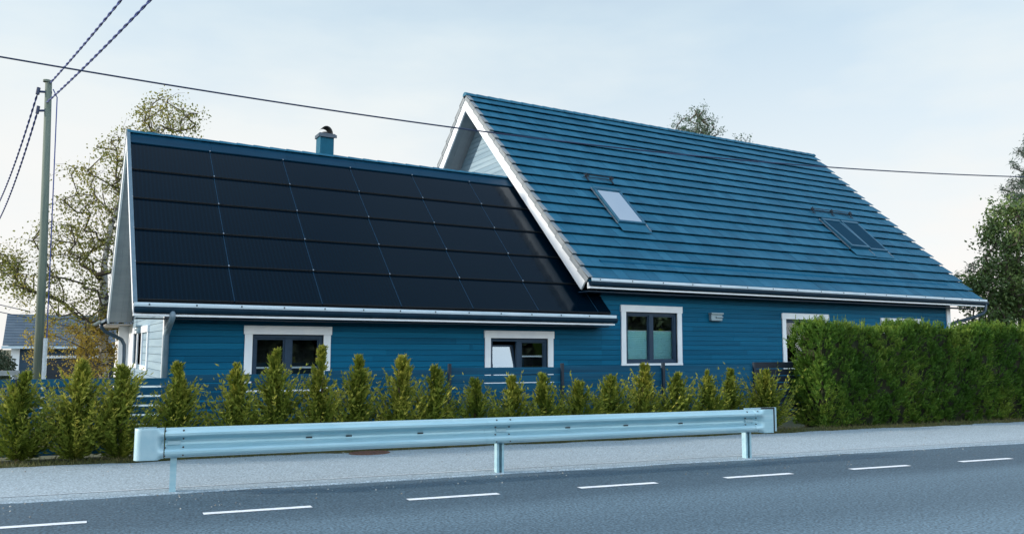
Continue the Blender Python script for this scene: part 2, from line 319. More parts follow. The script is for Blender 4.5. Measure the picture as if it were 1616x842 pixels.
def window(parent, mapf, a0, a1, z0, z1, tw=.15, blind=None, bar=None, tilted=False, ncas=2, label=None):
    """trim outer rectangle a0..a1 x z0..z1; mapf(a, o, z): o = metres proud of the wall"""
    def bx(mb, a, b, o0, o1, c, d):
        p, q = mapf(a, o0, c), mapf(b, o1, d); mb.box(p, q)
    i0, i1, k0, k1 = a0+tw, a1-tw, z0+tw*.8, z1-tw*1.15
    fr = MB(); fw_ = .075
    bx(fr, i0, i1, -.10, -.03, k1-fw_, k1); bx(fr, i0, i1, -.10, -.03, k0, k0+fw_)
    bx(fr, i0, i0+fw_, -.10, -.03, k0+fw_, k1-fw_); bx(fr, i1-fw_, i1, -.10, -.03, k0+fw_, k1-fw_)
    mid = (i0+i1)/2
    if ncas == 2: bx(fr, mid-.065, mid+.065, -.10, -.025, k0+fw_, k1-fw_)
    w = part('window', fr, M['slate'], parent, bevel=.006, label=label)
    t = MB(); bx(t, a0-.02, a1+.02, -.0, .045, z1-tw*1.15, z1); bx(t, a0, a0+tw, -.0, .035, z0+tw*.8, z1-tw*1.15); bx(t, a1-tw, a1, -.0, .035, z0+tw*.8, z1-tw*1.15); bx(t, a0-.01, a1+.01, -.0, .04, z0, z0+tw*.8)
    part('trim', t, M['white'], w, bevel=.005)
    rv = MB()  # dark room behind
    bx(rv, i0-.03, i1+.03, -.75, -.72, k0-.03, k1+.03); bx(rv, i0-.05, i0-.03, -.75, -.03, k0, k1); bx(rv, i1+.03, i1+.05, -.75, -.03, k0, k1)
    bx(rv, i0-.03, i1+.03, -.75, -.03, k1+.03, k1+.05); bx(rv, i0-.03, i1+.03, -.75, -.03, k0-.05, k0-.03)
    part('room_recess', rv, M['interior'], w)
    cas = [(i0+fw_, mid-.065), (mid+.065, i1-fw_)] if ncas == 2 else [(i0+fw_, i1-fw_)]
    for n_, (p, q) in enumerate(cas):
        if tilted and n_ == 0:
            lo, hi = k0+fw_+.01, k1-fw_-.03; dpt = .15
            def tp(a, z, e): # bottom hinged, top leans inwards
                f = (z-lo)/(hi-lo); return mapf(a, -.05-dpt*f-e, z-.05*f)
            g = MB(); g.hexa([tp(p,lo,.012),tp(q,lo,.012),tp(q,lo,0),tp(p,lo,0),tp(p,hi,.012),tp(q,hi,.012),tp(q,hi,0),tp(p,hi,0)])
            part('pane', g, M['glass_boosted'], w, label='pane tilted inwards, mirroring the pale sky')
            s = MB(); e_ = .045
            for (aa, bb, cc, dd) in ((p,p+e_,lo,hi),(q-e_,q,lo,hi),(p,q,hi-e_,hi),(p,q,lo,lo+e_)):
                s.hexa([tp(aa,cc,.04),tp(bb,cc,.04),tp(bb,cc,-.006),tp(aa,cc,-.006),tp(aa,dd,.04),tp(bb,dd,.04),tp(bb,dd,-.006),tp(aa,dd,-.006)])
            part('sash', s, M['slate'], w)
        else:
            g = MB(); bx(g, p, q, -.075, -.065, k0+fw_, k1-fw_); part('pane', g, M['glass'], w)
            s = MB(); e_ = .03
            bx(s, p, p+e_, -.085, -.05, k0+fw_, k1-fw_); bx(s, q-e_, q, -.085, -.05, k0+fw_, k1-fw_); bx(s, p+e_, q-e_, -.085, -.05, k1-fw_-e_, k1-fw_); bx(s, p+e_, q-e_, -.085, -.05, k0+fw_, k0+fw_+e_)
            part('sash', s, M['slate'], w)
            if bar is not None and not (tilted and n_ == 0):
                b = MB(); bx(b, p, q, -.14, -.10, bar, bar+.035); part('blind_rail', b, M['white'], w)
        if blind is not None:
            b = MB(); zz = k0+fw_; npl = 16; hh = (blind-zz)/npl; pr = []
            for k in range(npl*2+1): pr.append((-.092-(.016 if k % 2 else 0), zz+hh*k/2))
            A = [mapf(p+.02, o, z) for o, z in pr]; B = [mapf(q-.02, o, z) for o, z in pr]; kk = len(pr)
            b.poly(A+B, [(i, i+1, kk+i+1, kk+i) for i in range(kk-1)]); part('pleated_blind', b, M['blind'], w)
            b = MB(); bx(b, p+.015, q-.015, -.11, -.09, blind, blind+.02); part('blind_rail', b, M['white'], w)
    return w

HB = (14, 20, -.35)
house = thing('house', 'blue timber house with two steep gabled roofs, one tiled and one of dark solar panels', 'house', HB)
YW, XL, XJ, XR = 16.35, 1.82, 11.87, 26.34
class Roof:
    def __init__(s, yr, zr, th, sl): s.yr, s.zr, s.c, s.s, s.sl = yr, zr, math.cos(th), math.sin(th), sl
    def P(s, x, d, h=0, side=-1): return (x, s.yr+side*(d*s.c+h*s.s), s.zr-d*s.s+h*s.c)
    def mbox(s, mb, x0, x1, d1, h0, h1, side):
        # a board along the rake, mitred at the ridge
        t = s.s/s.c; P = s.P; a, b = -h0*t, -h1*t
        mb.hexa([P(x0,a,h0,side),P(x1,a,h0,side),P(x1,d1,h0,side),P(x0,d1,h0,side),P(x0,b,h1,side),P(x1,b,h1,side),P(x1,d1,h1,side),P(x0,d1,h1,side)])
    def box(s, mb, x0, x1, d0, d1, h0, h1, side=-1, h2=None, h3=None):
        # h0..h1 at d0, h2..h3 at d1
        h2 = h0 if h2 is None else h2; h3 = h1 if h3 is None else h3; P = s.P
        mb.hexa([P(x0,d0,h0,side),P(x1,d0,h0,side),P(x1,d1,h2,side),P(x0,d1,h2,side),P(x0,d0,h1,side),P(x1,d0,h1,side),P(x1,d1,h3,side),P(x0,d1,h3,side)])
BR = Roof(22.646, 9.647, .76, 9.351); SR = Roof(19.939, 6.45, .79, 5.783)
BX0, BX1, SX0, SX1 = 11.14, 27.52, 1.244, 11.85
# windows (outer trim rectangles on the front wall)
WN = [dict(a0=3.26,a1=4.98,z0=.66,z1=1.97,bar=1.12), dict(a0=8.58,a1=10.43,z0=.66,z1=1.94,bar=1.33,tilted=True), dict(a0=12.47,a1=14.47,z0=1.04,z1=2.64,blind=1.98),
      dict(a0=18.27,a1=20.24,z0=.95,z1=2.57), dict(a0=22.71,a1=24.71,z0=.95,z1=2.52)]
hole = lambda w, tw=.15: (w['a0']+tw*.7, w['a1']-tw*.7, w['z0']+tw*.5, w['z1']-tw*.8)
hs = [hole(w) for w in WN[:2]]; hb = [hole(w) for w in WN[2:]]
sb_ = front_siding(XL, XJ, -.3, 2.75, YW, hs)
b2 = front_siding(XJ, XR, -.3, 3.75, YW, hb)
n0 = len(sb_.v); sb_.v += b2.v; sb_.f += [tuple(i+n0 for i in f) for f in b2.f]; sb_.t += b2.t
part('front_wall', sb_, M['siding'], house)
bk = opening_backing(XL, XJ, -.35, 2.75, YW+.032, YW+.2, hs); b2 = opening_backing(XJ, XR, -.35, 3.75, YW+.032, YW+.2, hb)
n0 = len(bk.v); bk.v += b2.v; bk.f += [tuple(i+n0 for i in f) for f in b2.f]; bk.t += b2.t
part('wall_backing', bk, M['siding_back'], house)
fmap = lambda a, o, z: (a, YW-o, z)
labs = ['wide window with white trim and a pale blind rail', 'window with its left pane tilted open', 'tall window with pleated blinds', None, None]
for w, lb in zip(WN, labs): window(house, fmap, label=lb, **w)
# left gable wall of the low part and the gable wall of the tall part (boards clipped to the slopes)
def gable_boards(x, roof, zlo, y_lo, y_hi, holes, pitch=.155, outs=-1):
    mb = MB(); ztop = roof.zr-.22
    def lim(z, side):
        d = (roof.zr-z)/roof.s; y = roof.yr+side*(d*roof.c-.16/roof.s)
        return max(y, y_lo) if side < 0 else min(y, y_hi)
    for a, b in siding_rows(zlo, ztop, pitch):
        cuts = sorted({a, b} | {h[2] for h in holes if a < h[2] < b} | {h[3] for h in holes if a < h[3] < b}); tt = random.random()
        for c0, c1 in zip(cuts, cuts[1:]):
            iv = [((lim(c0,-1), lim(c1,-1)), (lim(c0,1), lim(c1,1)))]
            for h in holes:
                if h[2] < (c0+c1)/2 < h[3]:
                    iv = [q for s, e in iv for q in ((s, (h[0],h[0])), ((h[1],h[1]), e))]
            mb.cur = tt
            for s, e in iv:
                if e[1]-s[1] < .01: continue
                mb.hexa([(x,s[0],c0),(x+.03,s[0],c0),(x+.03,e[0],c0),(x,e[0],c0),(x,s[1],c1),(x+.03,s[1],c1),(x+.03,e[1],c1),(x,e[1],c1)])
    return mb
YB = 23.55
gwin = [(19.3, 20.75, 1.02, 2.02), (21.75, 23.05, 1.02, 2.02)]
gh = [(a+.1, b-.1, c+.1, d-.12) for a, b, c, d in gwin]
part('gable_wall', gable_boards(XL, SR, -.3, YW+.03, YB, gh), M['siding_gable'], house, label='pale blue boards of the left gable')
gb = MB(); gb.box((XL+.033, YW+.2, -.35), (XL+.1, 19.4, 2.3)); gb.box((XL+.033, 20.65, -.35), (XL+.1, 21.85, 2.3)); gb.box((XL+.033, 22.95, -.35), (XL+.1, YB, 2.3)); gb.box((XL+.033, 19.4, -.35), (XL+.1, 20.65, 1.1)); gb.box((XL+.033, 21.85, -.35), (XL+.1, 22.95, 1.1)); gb.box((XL+.033, 19.4, 1.93), (XL+.1, 20.65, 2.3)); gb.box((XL+.033, 21.85, 1.93), (XL+.1, 22.95, 1.93+.37))
gb.poly([(XL+.06, YW+.25, 2.3), (XL+.06, YB-.05, 2.3), (XL+.06, SR.yr, SR.zr-.3)], [(0,1,2)])
part('gable_backing', gb, M['siding_back'], house)
gmap = lambda a, o, z: (XL-o, a, z)
for a, b, c, d in gwin: window(house, gmap, a, b, c, d, tw=.13, ncas=1)
part('gable_wall', gable_boards(XJ, BR, 2.0, YW+.03, 28.9, [], .16), M['siding_gable'], house, label='pale blue boards of the tall gable')
gb = MB(); gb.poly([(XJ+.06, YW+.3, 3.2), (XJ+.06, 28.8, 3.2), (XJ+.06, BR.yr, BR.zr-.3)], [(0,1,2)]); gb.box((XJ+.05, YW+.21, 0), (XJ+.12, 28.8, 3.2)); part('gable_backing', gb, M['siding_back'], house)
# plain walls out of sight
rw = MB(); rw.box((XL+.1, YB, -.35), (XJ, YB+.15, 2.6)); rw.box((XJ+.12, 28.8, -.35), (XR, 28.95, 3.6)); rw.box((XR-.1, YW+.2, -.35), (XR, 28.8, 3.4))
rw.poly([(XR, YW+.2, 3.4), (XR, 28.8, 3.4), (XR, BR.yr, BR.zr-.3)], [(0,1,2)])
part('rear_wall', rw, M['siding'], house)
cb_ = MB(); cb_.box((XL-.035, YW-.035, -.3), (XL-.001, YW+.13, 2.75)); cb_.box((XL-.001, YW-.035, -.3), (XL+.04, YW-.001, 2.75)); part('corner_board', cb_, M['white'], house)
cb_ = MB(); cb_.box((XR-.16, YW-.035, -.3), (XR+.035, YW-.001, 3.3)); part('corner_board', cb_, M['white'], house)

# ---- tiled roof
CO = 9.351/20; tl = MB(); tw_ = .335
for k in range(20):
    d0, d1 = k*CO, (k+1)*CO; x = BX0+.09-(tw_/2 if k % 2 else 0)
    while x < BX1-.01:
        xa, xb_ = max(x, BX0+.09), min(x+tw_, BX1); x += tw_
        if xb_-xa < .02: continue
        mx_ = (xa+xb_)/2
        tl.cur = random.random(); j = random.uniform(-.003, .003)
        BR.box(tl, xa+.003, xb_-.003, d0-.01, d1+random.uniform(-.006,.006), -.045, -.012+j, -1, .038, .055+j)
roof = part('tiled_roof', tl, M['tile'], house)
rk = MB(); BR.box(rk, BX0+.05, BX1-.02, 0.02, 9.33, -.14, -.047); BR.box(rk, BX0+.05, BX1-.02, 0.02, 9.33, -.14, .02, 1)
part('roof_deck', rk, M['tile'], house)
rc = MB(); x = BX0-.045
while x < BX1:
    rc.cur = random.random(); r0, r1 = .105, .088; n = 7; e = min(x+.46, BX1+.02)
    pa = [(x, BR.yr+r0*1.25*math.sin(a), BR.zr-.03+r0*math.cos(a)) for a in np.linspace(-1.75, 1.75, n)]; pb = [(e, BR.yr+r1*1.25*math.sin(a), BR.zr-.03+r1*math.cos(a)) for a in np.linspace(-1.75, 1.75, n)]
    rc.poly(pa+pb, [(i, i+1, n+i+1, n+i) for i in range(n-1)]+[tuple(range(n)), tuple(range(2*n-1, n-1, -1))]); x += .42
part('ridge_cap', rc, M['tile'], house)
for side in (-1, 1):
    vt = MB()
    for k in range(20):
        d0, d1 = k*CO, (k+1)*CO+.02; vt.cur = random.random()
        BR.box(vt, BX0-.035, BX0+.088, d0, d1, .004, .022, side, .062, .082); BR.box(vt, BX0-.035, BX0-.018, d0 if k else .12, d1, -.13, .004, side, -.095, .034)
    part('verge_tiles', vt, M['verge'], house)
for side in (-1, 1):
    bb = MB(); BR.mbox(bb, BX0-.015, BX0+.03, 9.30, -.38, -.075, side); part('bargeboard', bb, M['white'], house)
    bb = MB(); BR.mbox(bb, BX1-.05, BX1-.01, 9.28, -.36, -.06, side); part('bargeboard', bb, M['white'], house)
for side in (-1, 1):
    sf = MB()
    for k in range(5):
        sf.cur = random.random(); a = BX0+.035+k*.14
        BR.box(sf, a+.001, a+.139, .22, 9.2, -.20+.004*(k%2), -.145, side)
    part('soffit', sf, M['grey_wood'], house); sf = MB()
    for k in range(8):
        sf.cur = random.random(); a = XR+.01+k*.14
        BR.box(sf, a+.001, a+.139, .22, 9.2, -.20+.004*(k%2), -.145, side)
    part('soffit', sf, M['grey_wood'], house)
ev_ = MB(); yE, zE = BR.P(0, 9.351)[1:]
for k in range(4):
    ev_.cur = random.random(); ev_.box((BX0+.04, yE+.05+k*.11, zE-.30), (BX1-.06, yE+.153+k*.11, zE-.28))
part('eave_soffit', ev_, M['slate'], house)
def gutter(x0, x1, ye, ze, parent, step=.95, endx=0):
    g = MB(); pr = [(-.125,-.015),(-.135,-.005),(-.145,-.012),(-.147,-.045),(-.143,-.078),(-.137,-.078),(-.139,-.045),(-.137,-.02)]
    k = len(pr); A = [(x0, ye+o, ze+z) for o, z in pr]; B = [(x1, ye+o, ze+z) for o, z in pr]
    g.poly(A+B, [(i, (i+1) % k, k+(i+1) % k, k+i) for i in range(k)]+[tuple(range(k)), tuple(range(2*k-1, k-1, -1))])
    gt = part('gutter', g, M['gutter_light'], parent)
    g = MB(); n = 9; ang = np.linspace(.0, math.pi, n)
    q = [(-.075-.064*math.cos(a), -.082-.115*math.sin(a)) for a in ang]+[(-.075+.057*math.cos(a), -.082-.108*math.sin(a)) for a in ang]
    k = len(q); A = [(x0+.01, ye+o, ze+z) for o, z in q]; B = [(x1+endx, ye+o, ze+z) for o, z in q]
    g.poly(A+B, [(i, (i+1) % k, k+(i+1) % k, k+i) for i in range(k)]+[tuple(range(k)), tuple(range(2*k-1, k-1, -1))])
    part('gutter_trough', g, M['dark_metal'], gt)
    x = x0+.25
    while x < x1-.05:
        c = MB(); c.box((x-.012, ye-.155, ze-.055), (x+.012, ye-.148, ze-.022))
        part('gutter_bracket', c, M['pipe'], gt); x += step
    f = MB(); f.box((x0, ye+.0, ze-.25), (x1-.0, ye+.045, ze-.10)); f.box((x0, ye-.075, ze-.245), (x1, ye-.002, ze-.21)); part('fascia', f, M['white'], parent)
    return gt
yE2, zE2 = SR.P(0, 5.783)[1:]
gut_b = gutter(BX0, BX1+.03, yE, zE+.02, house, .98, .12)
gut_s = gutter(SX0-.03, SX1+.02, yE2, zE2+.0, house, .80, .05)

# ---- solar roof
NC, RH, R0 = 6, 1.041, .496
base_ = MB(); SR.box(base_, SX0+.02, SX1, .02, 5.78, -.14, -.055); SR.box(base_, SX0+.02, SX1, .02, 5.78, -.14, .0, 1)
part('roof_deck', base_, M['flash'], house)
fl = MB()
for x0, x1 in [(SX0+.0+i*1.77, min(SX0+(i+1)*1.77, SX1)-.004) for i in range(6)]: SR.box(fl, x0, x1, .0, R0-.02, -.05, -.012, -1, -.03, .012)
part('ridge_flashing', fl, M['flash'], house)
rc = MB(); x = SX0-.02
while x < SX1:
    rc.cur = random.random(); n = 7; e = min(x+.44, SX1)
    pa = [(x, SR.yr+.10*math.sin(a), SR.zr-.045+.075*math.cos(a)) for a in np.linspace(-1.6, 1.6, n)]; pb = [(e, SR.yr+.085*math.sin(a), SR.zr-.045+.058*math.cos(a)) for a in np.linspace(-1.6, 1.6, n)]
    rc.poly(pa+pb, [(i, i+1, n+i+1, n+i) for i in range(n-1)]+[tuple(range(n)), tuple(range(2*n-1, n-1, -1))]); x += .40
part('ridge_cap', rc, M['tile'], house)
for j in range(5):
    for i in range(NC+1):
        xa = SX0+.02+i*1.7; xb_ = min(xa+1.7, SX1) if i else xa+1.7
        if i == NC: xb_ = SX1
        d0, d1 = R0+j*RH-.02, min(R0+(j+1)*RH, 5.75)
        p_ = MB(); SR.box(p_, xa+.009, xb_-.009, d0, d1, -.052, -.018, -1, -.02, .022)
        po = part('solar_panel', p_, M['panel'], house)
        f_ = MB(); SR.box(f_, xa+.009, xb_-.009, d1+.002, d1+.012, -.05, .020, -1); part('panel_edge', f_, M['black'], po)
        if j < 5 and i < NC+1:
            c_ = MB(); SR.box(c_, xa-.012, xa+.012, d0+.008, d0+.045, .018 if j else .012, .034 if j else .028, -1); part('panel_clip', c_, M['steel'], po)
M['seam'] = mat('pale_seam_metal', (.006,.036,.075), None, .55, spec=.2)
for i in range(1, NC+1):
    sm_ = MB()
    for j in range(5):
        xa = SX0+.02+i*1.7; SR.box(sm_, xa-.0085, xa+.0085, R0+j*RH, min(R0+(j+1)*RH, 5.74), -.052, -.015, -1, -.02, .024)
    part('seam_flashing', sm_, M['seam'], house)
for side in (-1, 1):
    bb = MB(); SR.mbox(bb, SX0-.03, SX0+.012, 5.80, -.24, -.01, side); part('bargeboard', bb, M['white'], house)
    vm = MB(); SR.mbox(vm, SX0-.04, SX0+.03, 5.80, -.008, .030, side); part('verge_trim', vm, M['pipe_grey'], house)
for side in (-1, 1):
    sf = MB()
    for k in range(4):
        sf.cur = random.random(); a = SX0+.018+k*.138
        SR.box(sf, a+.001, a+.137, .22, 5.80, -.20+.004*(k%2), -.145, side)
    part('soffit', sf, M['grey_wood'], house)
ev_ = MB()
for k in range(4):
    ev_.cur = random.random(); ev_.box((SX0+.02, yE2+.05+k*.11, zE2-.29), (SX1-.06, yE2+.153+k*.11, zE2-.27))
part('eave_soffit', ev_, M['slate'], house)
# rear porch with gutter and downpipe seen past the left gable
pr_ = MB(); x0, x1, ya, yb = 1.16, 3.6, 23.9, 31.2
pr_.hexa([(x0,ya,2.20),(x1,ya,3.1),(x1,yb,3.1),(x0,yb,2.20),(x0,ya,2.28),(x1,ya,3.2),(x1,yb,3.2),(x0,yb,2.28)]); part('porch_roof', pr_, M['n_tile'], house)
pr_ = MB()
for k in range(5): pr_.cur = random.random(); pr_.box((x0+.03+k*.14, ya+.02, 2.125), (x0+.166+k*.14, yb, 2.15))
part('porch_soffit', pr_, mat('warm_soffit_boards', (.42,.40,.38), (.5,.48,.45), .7), house)
gp = MB(); n = 9; q = [(-.07*math.cos(a), -.07*math.sin(a)) for a in np.linspace(0, math.pi, n)]+[(.06*math.cos(a), -.06*math.sin(a)) for a in np.linspace(0, math.pi, n)]; k = len(q)
A = [(x0-.06+o, ya-.1, 2.24+z) for o, z in q]; B = [(x0-.06+o, yb, 2.24+z) for o, z in q]
gp.poly(A+B, [(i, (i+1) % k, k+(i+1) % k, k+i) for i in range(k)]+[tuple(range(k)), tuple(range(2*k-1, k-1, -1))]); pg = part('gutter', gp, M['pipe_grey'], house)
part('downpipe', MB().tube([(1.12,25,2.18),(1.14,25,2.08),(1.24,25,1.96),(1.52,25,1.82),(1.66,25,1.74),(1.73,25,1.60),(1.74,25,1.3),(1.74,25,-.35)], .05, 10), M['pipe'], house, smooth=True)
ps = MB(); ps.box((1.60, 25.25, -.35), (1.86, 25.45, 2.12)); part('porch_post', ps, M['white'], house)
pw = MB(); pw.box((XL+.03, YB+.15, -.35), (XL+.1, 30.8, 2.12)); part('porch_wall', pw, M['white'], house)
# downpipes
part('downpipe', MB().tube([(SX0+.62,yE2-.075,zE2-.15),(SX0+.62,yE2-.07,zE2-.27),(SX0+.60,yE2-.02,zE2-.36),(XL+.02,YW-.16,1.86),(XL-.0,YW-.11,1.74),(XL-.0,YW-.11,-.3)], .055, 12), M['pipe_grey'], house, smooth=True)
part('downpipe', MB().tube([(BX1+.02,yE-.075,zE-.10),(BX1+.02,yE-.07,zE-.34),(BX1-.03,yE-.02,zE-.45),(BX1-.25,yE+.12,zE-.56),(XR+.35,YW+.1,zE-.78),(XR+.12,YW+.16,zE-.86),(XR+.10,YW+.2,zE-1.0),(XR+.10,YW+.2,-.3)], .052, 12), M['pipe'], house, smooth=True)
# chimney with sloping cap and curved cowl
ch = MB(); ch.box((5.90,20.72,5.2), (6.27,21.12,7.14)); cho = part('chimney', ch, mat('chimney_sheet_metal', (.001,.085,.15), (.002,.10,.175), .6, spec=.2), house, bevel=.004)
cc = MB(); cc.box((5.87,20.69,7.14), (6.30,21.15,7.23)); cc.box((5.84,20.66,7.12), (6.33,20.688,7.20)); part('chimney_cap', cc, M['pipe'], cho)
cw = MB(); n = 8
arc = [(6.22-.16*(1-math.cos(a)), .17*math.sin(a)) for a in np.linspace(0, 2.3, 9)]
cw.poly([(x, y, 7.23+z*1.15) for x, z in arc for y in (20.76, 21.06)]+[(x+.03*(1-.3*i/8), y, 7.235+z*1.15+.018) for i, (x, z) in enumerate(arc) for y in (20.76, 21.06)],
        [(2*i, 2*i+1, 2*i+3, 2*i+2) for i in range(8)]+[(18+2*i, 18+2*i+2, 18+2*i+3, 18+2*i+1) for i in range(8)]+[(2*i, 2*i+2, 18+2*i+2, 18+2*i) for i in range(8)]+[(2*i+1, 18+2*i+1, 18+2*i+3, 2*i+3) for i in range(8)])
cw.tube([(6.10,20.91,7.20),(6.10,20.91,7.30)], .10, 12); part('cowl', cw, M['black'], cho)
# skylights
def skylight(x0, x1, d0, d1, kind, raised=0):
    f = MB(); b = BR.box; fwid = .075
    h0, h1 = .03, .14
    b(f, x0, x1, d0, d0+.10, h0, h1+.02); b(f, x0, x1, d1-fwid, d1, h0, h1+raised); b(f, x0, x0+fwid, d0+.10, d1-fwid, h0, h1, -1, h0, h1+raised); b(f, x1-fwid, x1, d0+.10, d1-fwid, h0, h1, -1, h0, h1+raised)
    s = part('skylight', f, mat('skylight_blue_cladding', (.02,.13,.22), None, .32, metal=.3), house, bevel=.008)
    t = MB()
    M.setdefault('bare', mat('bare_metal_flashing', (.22,.28,.33), None, .4, metal=.4))
    b(t, x0-.035, x0-.004, d0-.04, d1+.02, .06, .09); part('side_flashing', t, M['bare'], s); t = MB()
    b(t, x1+.004, x1+.035, d0-.04, d1+.30, .06, .09)
    for k in range(5): b(t, x1+.036, x1+.075, d0+.2+k*.36, d0+.30+k*.36, .062, .08)
    part('side_flashing', t, M['bare'], s)
    t = MB(); b(t, x0-.03, x1+.03, d1+.01, d1+.36, .066, .076); part('apron_flashing', t, M['tile'], s)
    g = MB(); b(g, x0+fwid, x1-fwid, d0+.10, d1-fwid, .12, .125, -1, .12+raised, .125+raised); part('pane', g, M['glass'], s)
    g = MB()
    if kind == 'white': b(g, x0+fwid, x1-fwid, d0+.10, d1-fwid, .085, .09); part('blind', g, M['blind_white'], s)
    else:
        b(g, x0+fwid*.8, x1-fwid*.8, d0+.10, d1-fwid, .130, .136, -1, .130+raised, .136+raised); part('awning', g, M['awning'], s)
skylight(13.40, 14.36, 5.13, 6.84, 'white'); skylight(22.95, 23.87, 5.37, 7.00, 'dark', .05); skylight(23.93, 24.84, 5.37, 7.03, 'dark')
def snow_rail(xs, d):
    r = MB(); P = BR.P
    for o, h in ((.0,.16),(.02,.09)): r.tube([P(xs[0]-.12, d+o, h), P(xs[-1]+.06, d+o, h)], .014, 6)
    s = part('snow_guard', r, M['fence_post'], house)
    for x in xs:
        c = MB(); BR.box(c, x-.02, x+.02, d-.05, d-.03, .05, .19); BR.box(c, x-.02, x+.02, d-.03, d+.20, .066, .082); c.tube([P(x,d-.04,.15),P(x,d+.12,.04)], .014, 5); c.tube([P(x-.07,d,.135),P(x+.07,d,.135)], .024, 6)
        part('bracket', c, M['fence_post'], s)
snow_rail([13.52, 14.42], 4.50); snow_rail([23.06, 24.05, 25.05], 4.78)
# wall lamps
def lamp(mapf, a, z, w=.40, h=.22):
    m_ = MB()
    def b(a0, a1, o0, o1, c, d): m_.box(mapf(a0,o0,c), mapf(a1,o1,d))
    b(a-w/2, a+w/2, 0, .10, z-h/2, z+h/2); b(a-w/2-.02, a+w/2+.02, 0, .14, z+h/2-.05, z+h/2); b(a-w*.1, a+w/2+.01, .10, .13, z-.03, z+.01)
    return m_
part('wall_lamp', lamp(fmap, 15.66, 2.40), M['lamp_metal'], house, bevel=.01)
part('wall_lamp', lamp(gmap, 21.25, 1.96, .30, .2), M['lamp_metal'], house, bevel=.01)

# ------------------------------------------------------------------ neighbour's garage
nb = thing('garage', 'distant dark blue garage with grey tiled roof and a white framed door behind the birch', 'garage', (2, 52, -.9))
w_ = MB(); w_.box((-1.75, 51.3, -.9), (9, 57, 1.75)); part('wall', w_, M['n_wall'], nb)
t_ = MB(); th_ = .52
for k in range(11):
    for i in range(26):
        t_.cur = random.random(); x0 = -2.35+i*.45; d0, d1 = k*.30, (k+1)*.30; f = lambda x, d, h: (x, 50.85+d*.87, 1.58+d*.52+h)
        t_.hexa([f(x0,d0,0),f(x0+.445,d0,0),f(x0+.445,d1+.02,0),f(x0,d1+.02,0),f(x0,d0,.075),f(x0+.445,d0,.075),f(x0+.445,d1+.02,.03),f(x0,d1+.02,.03)])
t_.hexa([(-2.35,53.72,3.29),(9.3,53.72,3.29),(9.3,57.5,1.5),(-2.35,57.5,1.5),(-2.35,53.72,3.36),(9.3,53.72,3.36),(9.3,57.5,1.58),(-2.35,57.5,1.58)])
part('tiled_roof', t_, M['n_tile'], nb)
t_ = MB(); t_.box((-2.38,50.70,1.42),(9.3,50.82,1.56)); part('gutter', t_, M['gutter_light'], nb)
t_ = MB(); t_.box((-1.95,51.22,-.9),(-1.55,51.29,1.5)); part('corner_board', t_, M['white'], nb)
t_ = MB(); t_.box((-.45,51.2,.90),(3.6,51.29,1.04)); t_.box((-.45,51.2,-.9),(-.25,51.29,.90)); t_.box((3.4,51.2,-.9),(3.6,51.29,.90)); gd = part('garage_door', t_, M['white'], nb)
t_ = MB()
for k in range(4): t_.box((-.24,51.24,-.88+.445*k),(3.39,51.285,-.45+.445*k))
part('door_leaf', t_, M['door_dark'], gd)
rl = MB(); rl.box((-6,32.5,.55),(-.95,32.58,.72)); 
for x in (-5.5,-3.2,-1.1): rl.box((x,32.59,-.6),(x+.1,32.67,.70))
tag(part('low_rail', rl, M['pale_rail'], base=(-3,32.5,-.55)), 'low pale rail beyond the fence at the left', 'rail')

# ------------------------------------------------------------------ fence
posts = [-6.71,-4.41,-2.26,-.11,2.04,4.19,6.34,8.49,10.64,12.79]
fe = thing('slat_fence', 'dark blue horizontal slat fence standing behind the row of young thujas', 'fence', (3, 13.4, 0), 'R')
for i, (a, b) in enumerate(zip(posts, posts[1:])):
    mid = (a+b)/2; top = 1.075 if mid < .9 else (1.12 if mid < 2.5 else (1.165 if mid < 4.2 else (1.20 if mid < 7 else (1.22 if mid < 10.6 else 1.27))))
    mb = MB()
    for k in range(8):
        mb.cur = random.random(); z1 = top-.14*k; mb.box((a+.03, 13.42, z1-.112+(.0 if mid < 1 else -.012)), (b-.03, 13.442, z1))
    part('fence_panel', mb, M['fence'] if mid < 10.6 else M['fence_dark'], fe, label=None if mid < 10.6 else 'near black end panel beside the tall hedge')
for u in posts:
    t = MB(); w = .05 if u > 1 else .07; zt = 1.27 if u > 3 else 1.08; t.box((u-w/2+.0, 13.36, -.2), (u+w/2, 13.419, zt)); part('post', t, M['fence_post'], fe)

# ------------------------------------------------------------------ guardrail
def chan(u, y0, y1, w, t=.006):
    m_ = MB(); q = [(u-w,y0),(u-w+.028,y0),(u-w+.028,y0+t),(u-w+t,y0+t),(u-w+t,y1-t),(u+w-t,y1-t),(u+w-t,y0+t),(u+w-.028,y0+t),(u+w-.028,y0),(u+w,y0),(u+w,y1),(u-w,y1)]
    k = len(q); m_.poly([(a,b,z) for z in (-.05,.66) for a,b in q], [(i,(i+1)%k,k+(i+1)%k,k+i) for i in range(k)]+[tuple(range(k-1,-1,-1)), tuple(range(k,2*k))]); return m_
gr = thing('guardrail', 'pale galvanised steel crash barrier on three posts beside the road', 'guardrail', (3.6, 9.42, 0), 'R')
prof = [(0.0,.688),(-.012,.693),(-.050,.682),(-.072,.664),(-.080,.640),(-.080,.616),(-.070,.600),(-.012,.574),(0.0,.558),(.003,.534),(0,.514),(-.012,.498),(-.066,.470),(-.080,.450),(-.080,.428),(-.074,.408),(-.055,.393),(-.006,.378),(0,.374)]
prof = [(o*1.3+.05, z-.003) for o, z in prof]
def beam(u0, u1, off=0):
    m_ = MB(); th = .004; pr = prof+[(o+th, z) for o, z in reversed(prof)]; k = len(pr)
    us_ = [u0, u1]; P = [(u, 9.40+o+off, z) for u in us_ for o, z in pr]
    m_.poly(P, [(i, (i+1) % k, k+(i+1) % k, k+i) for i in range(k)]+[tuple(range(k)), tuple(range(2*k-1, k-1, -1))]); return m_
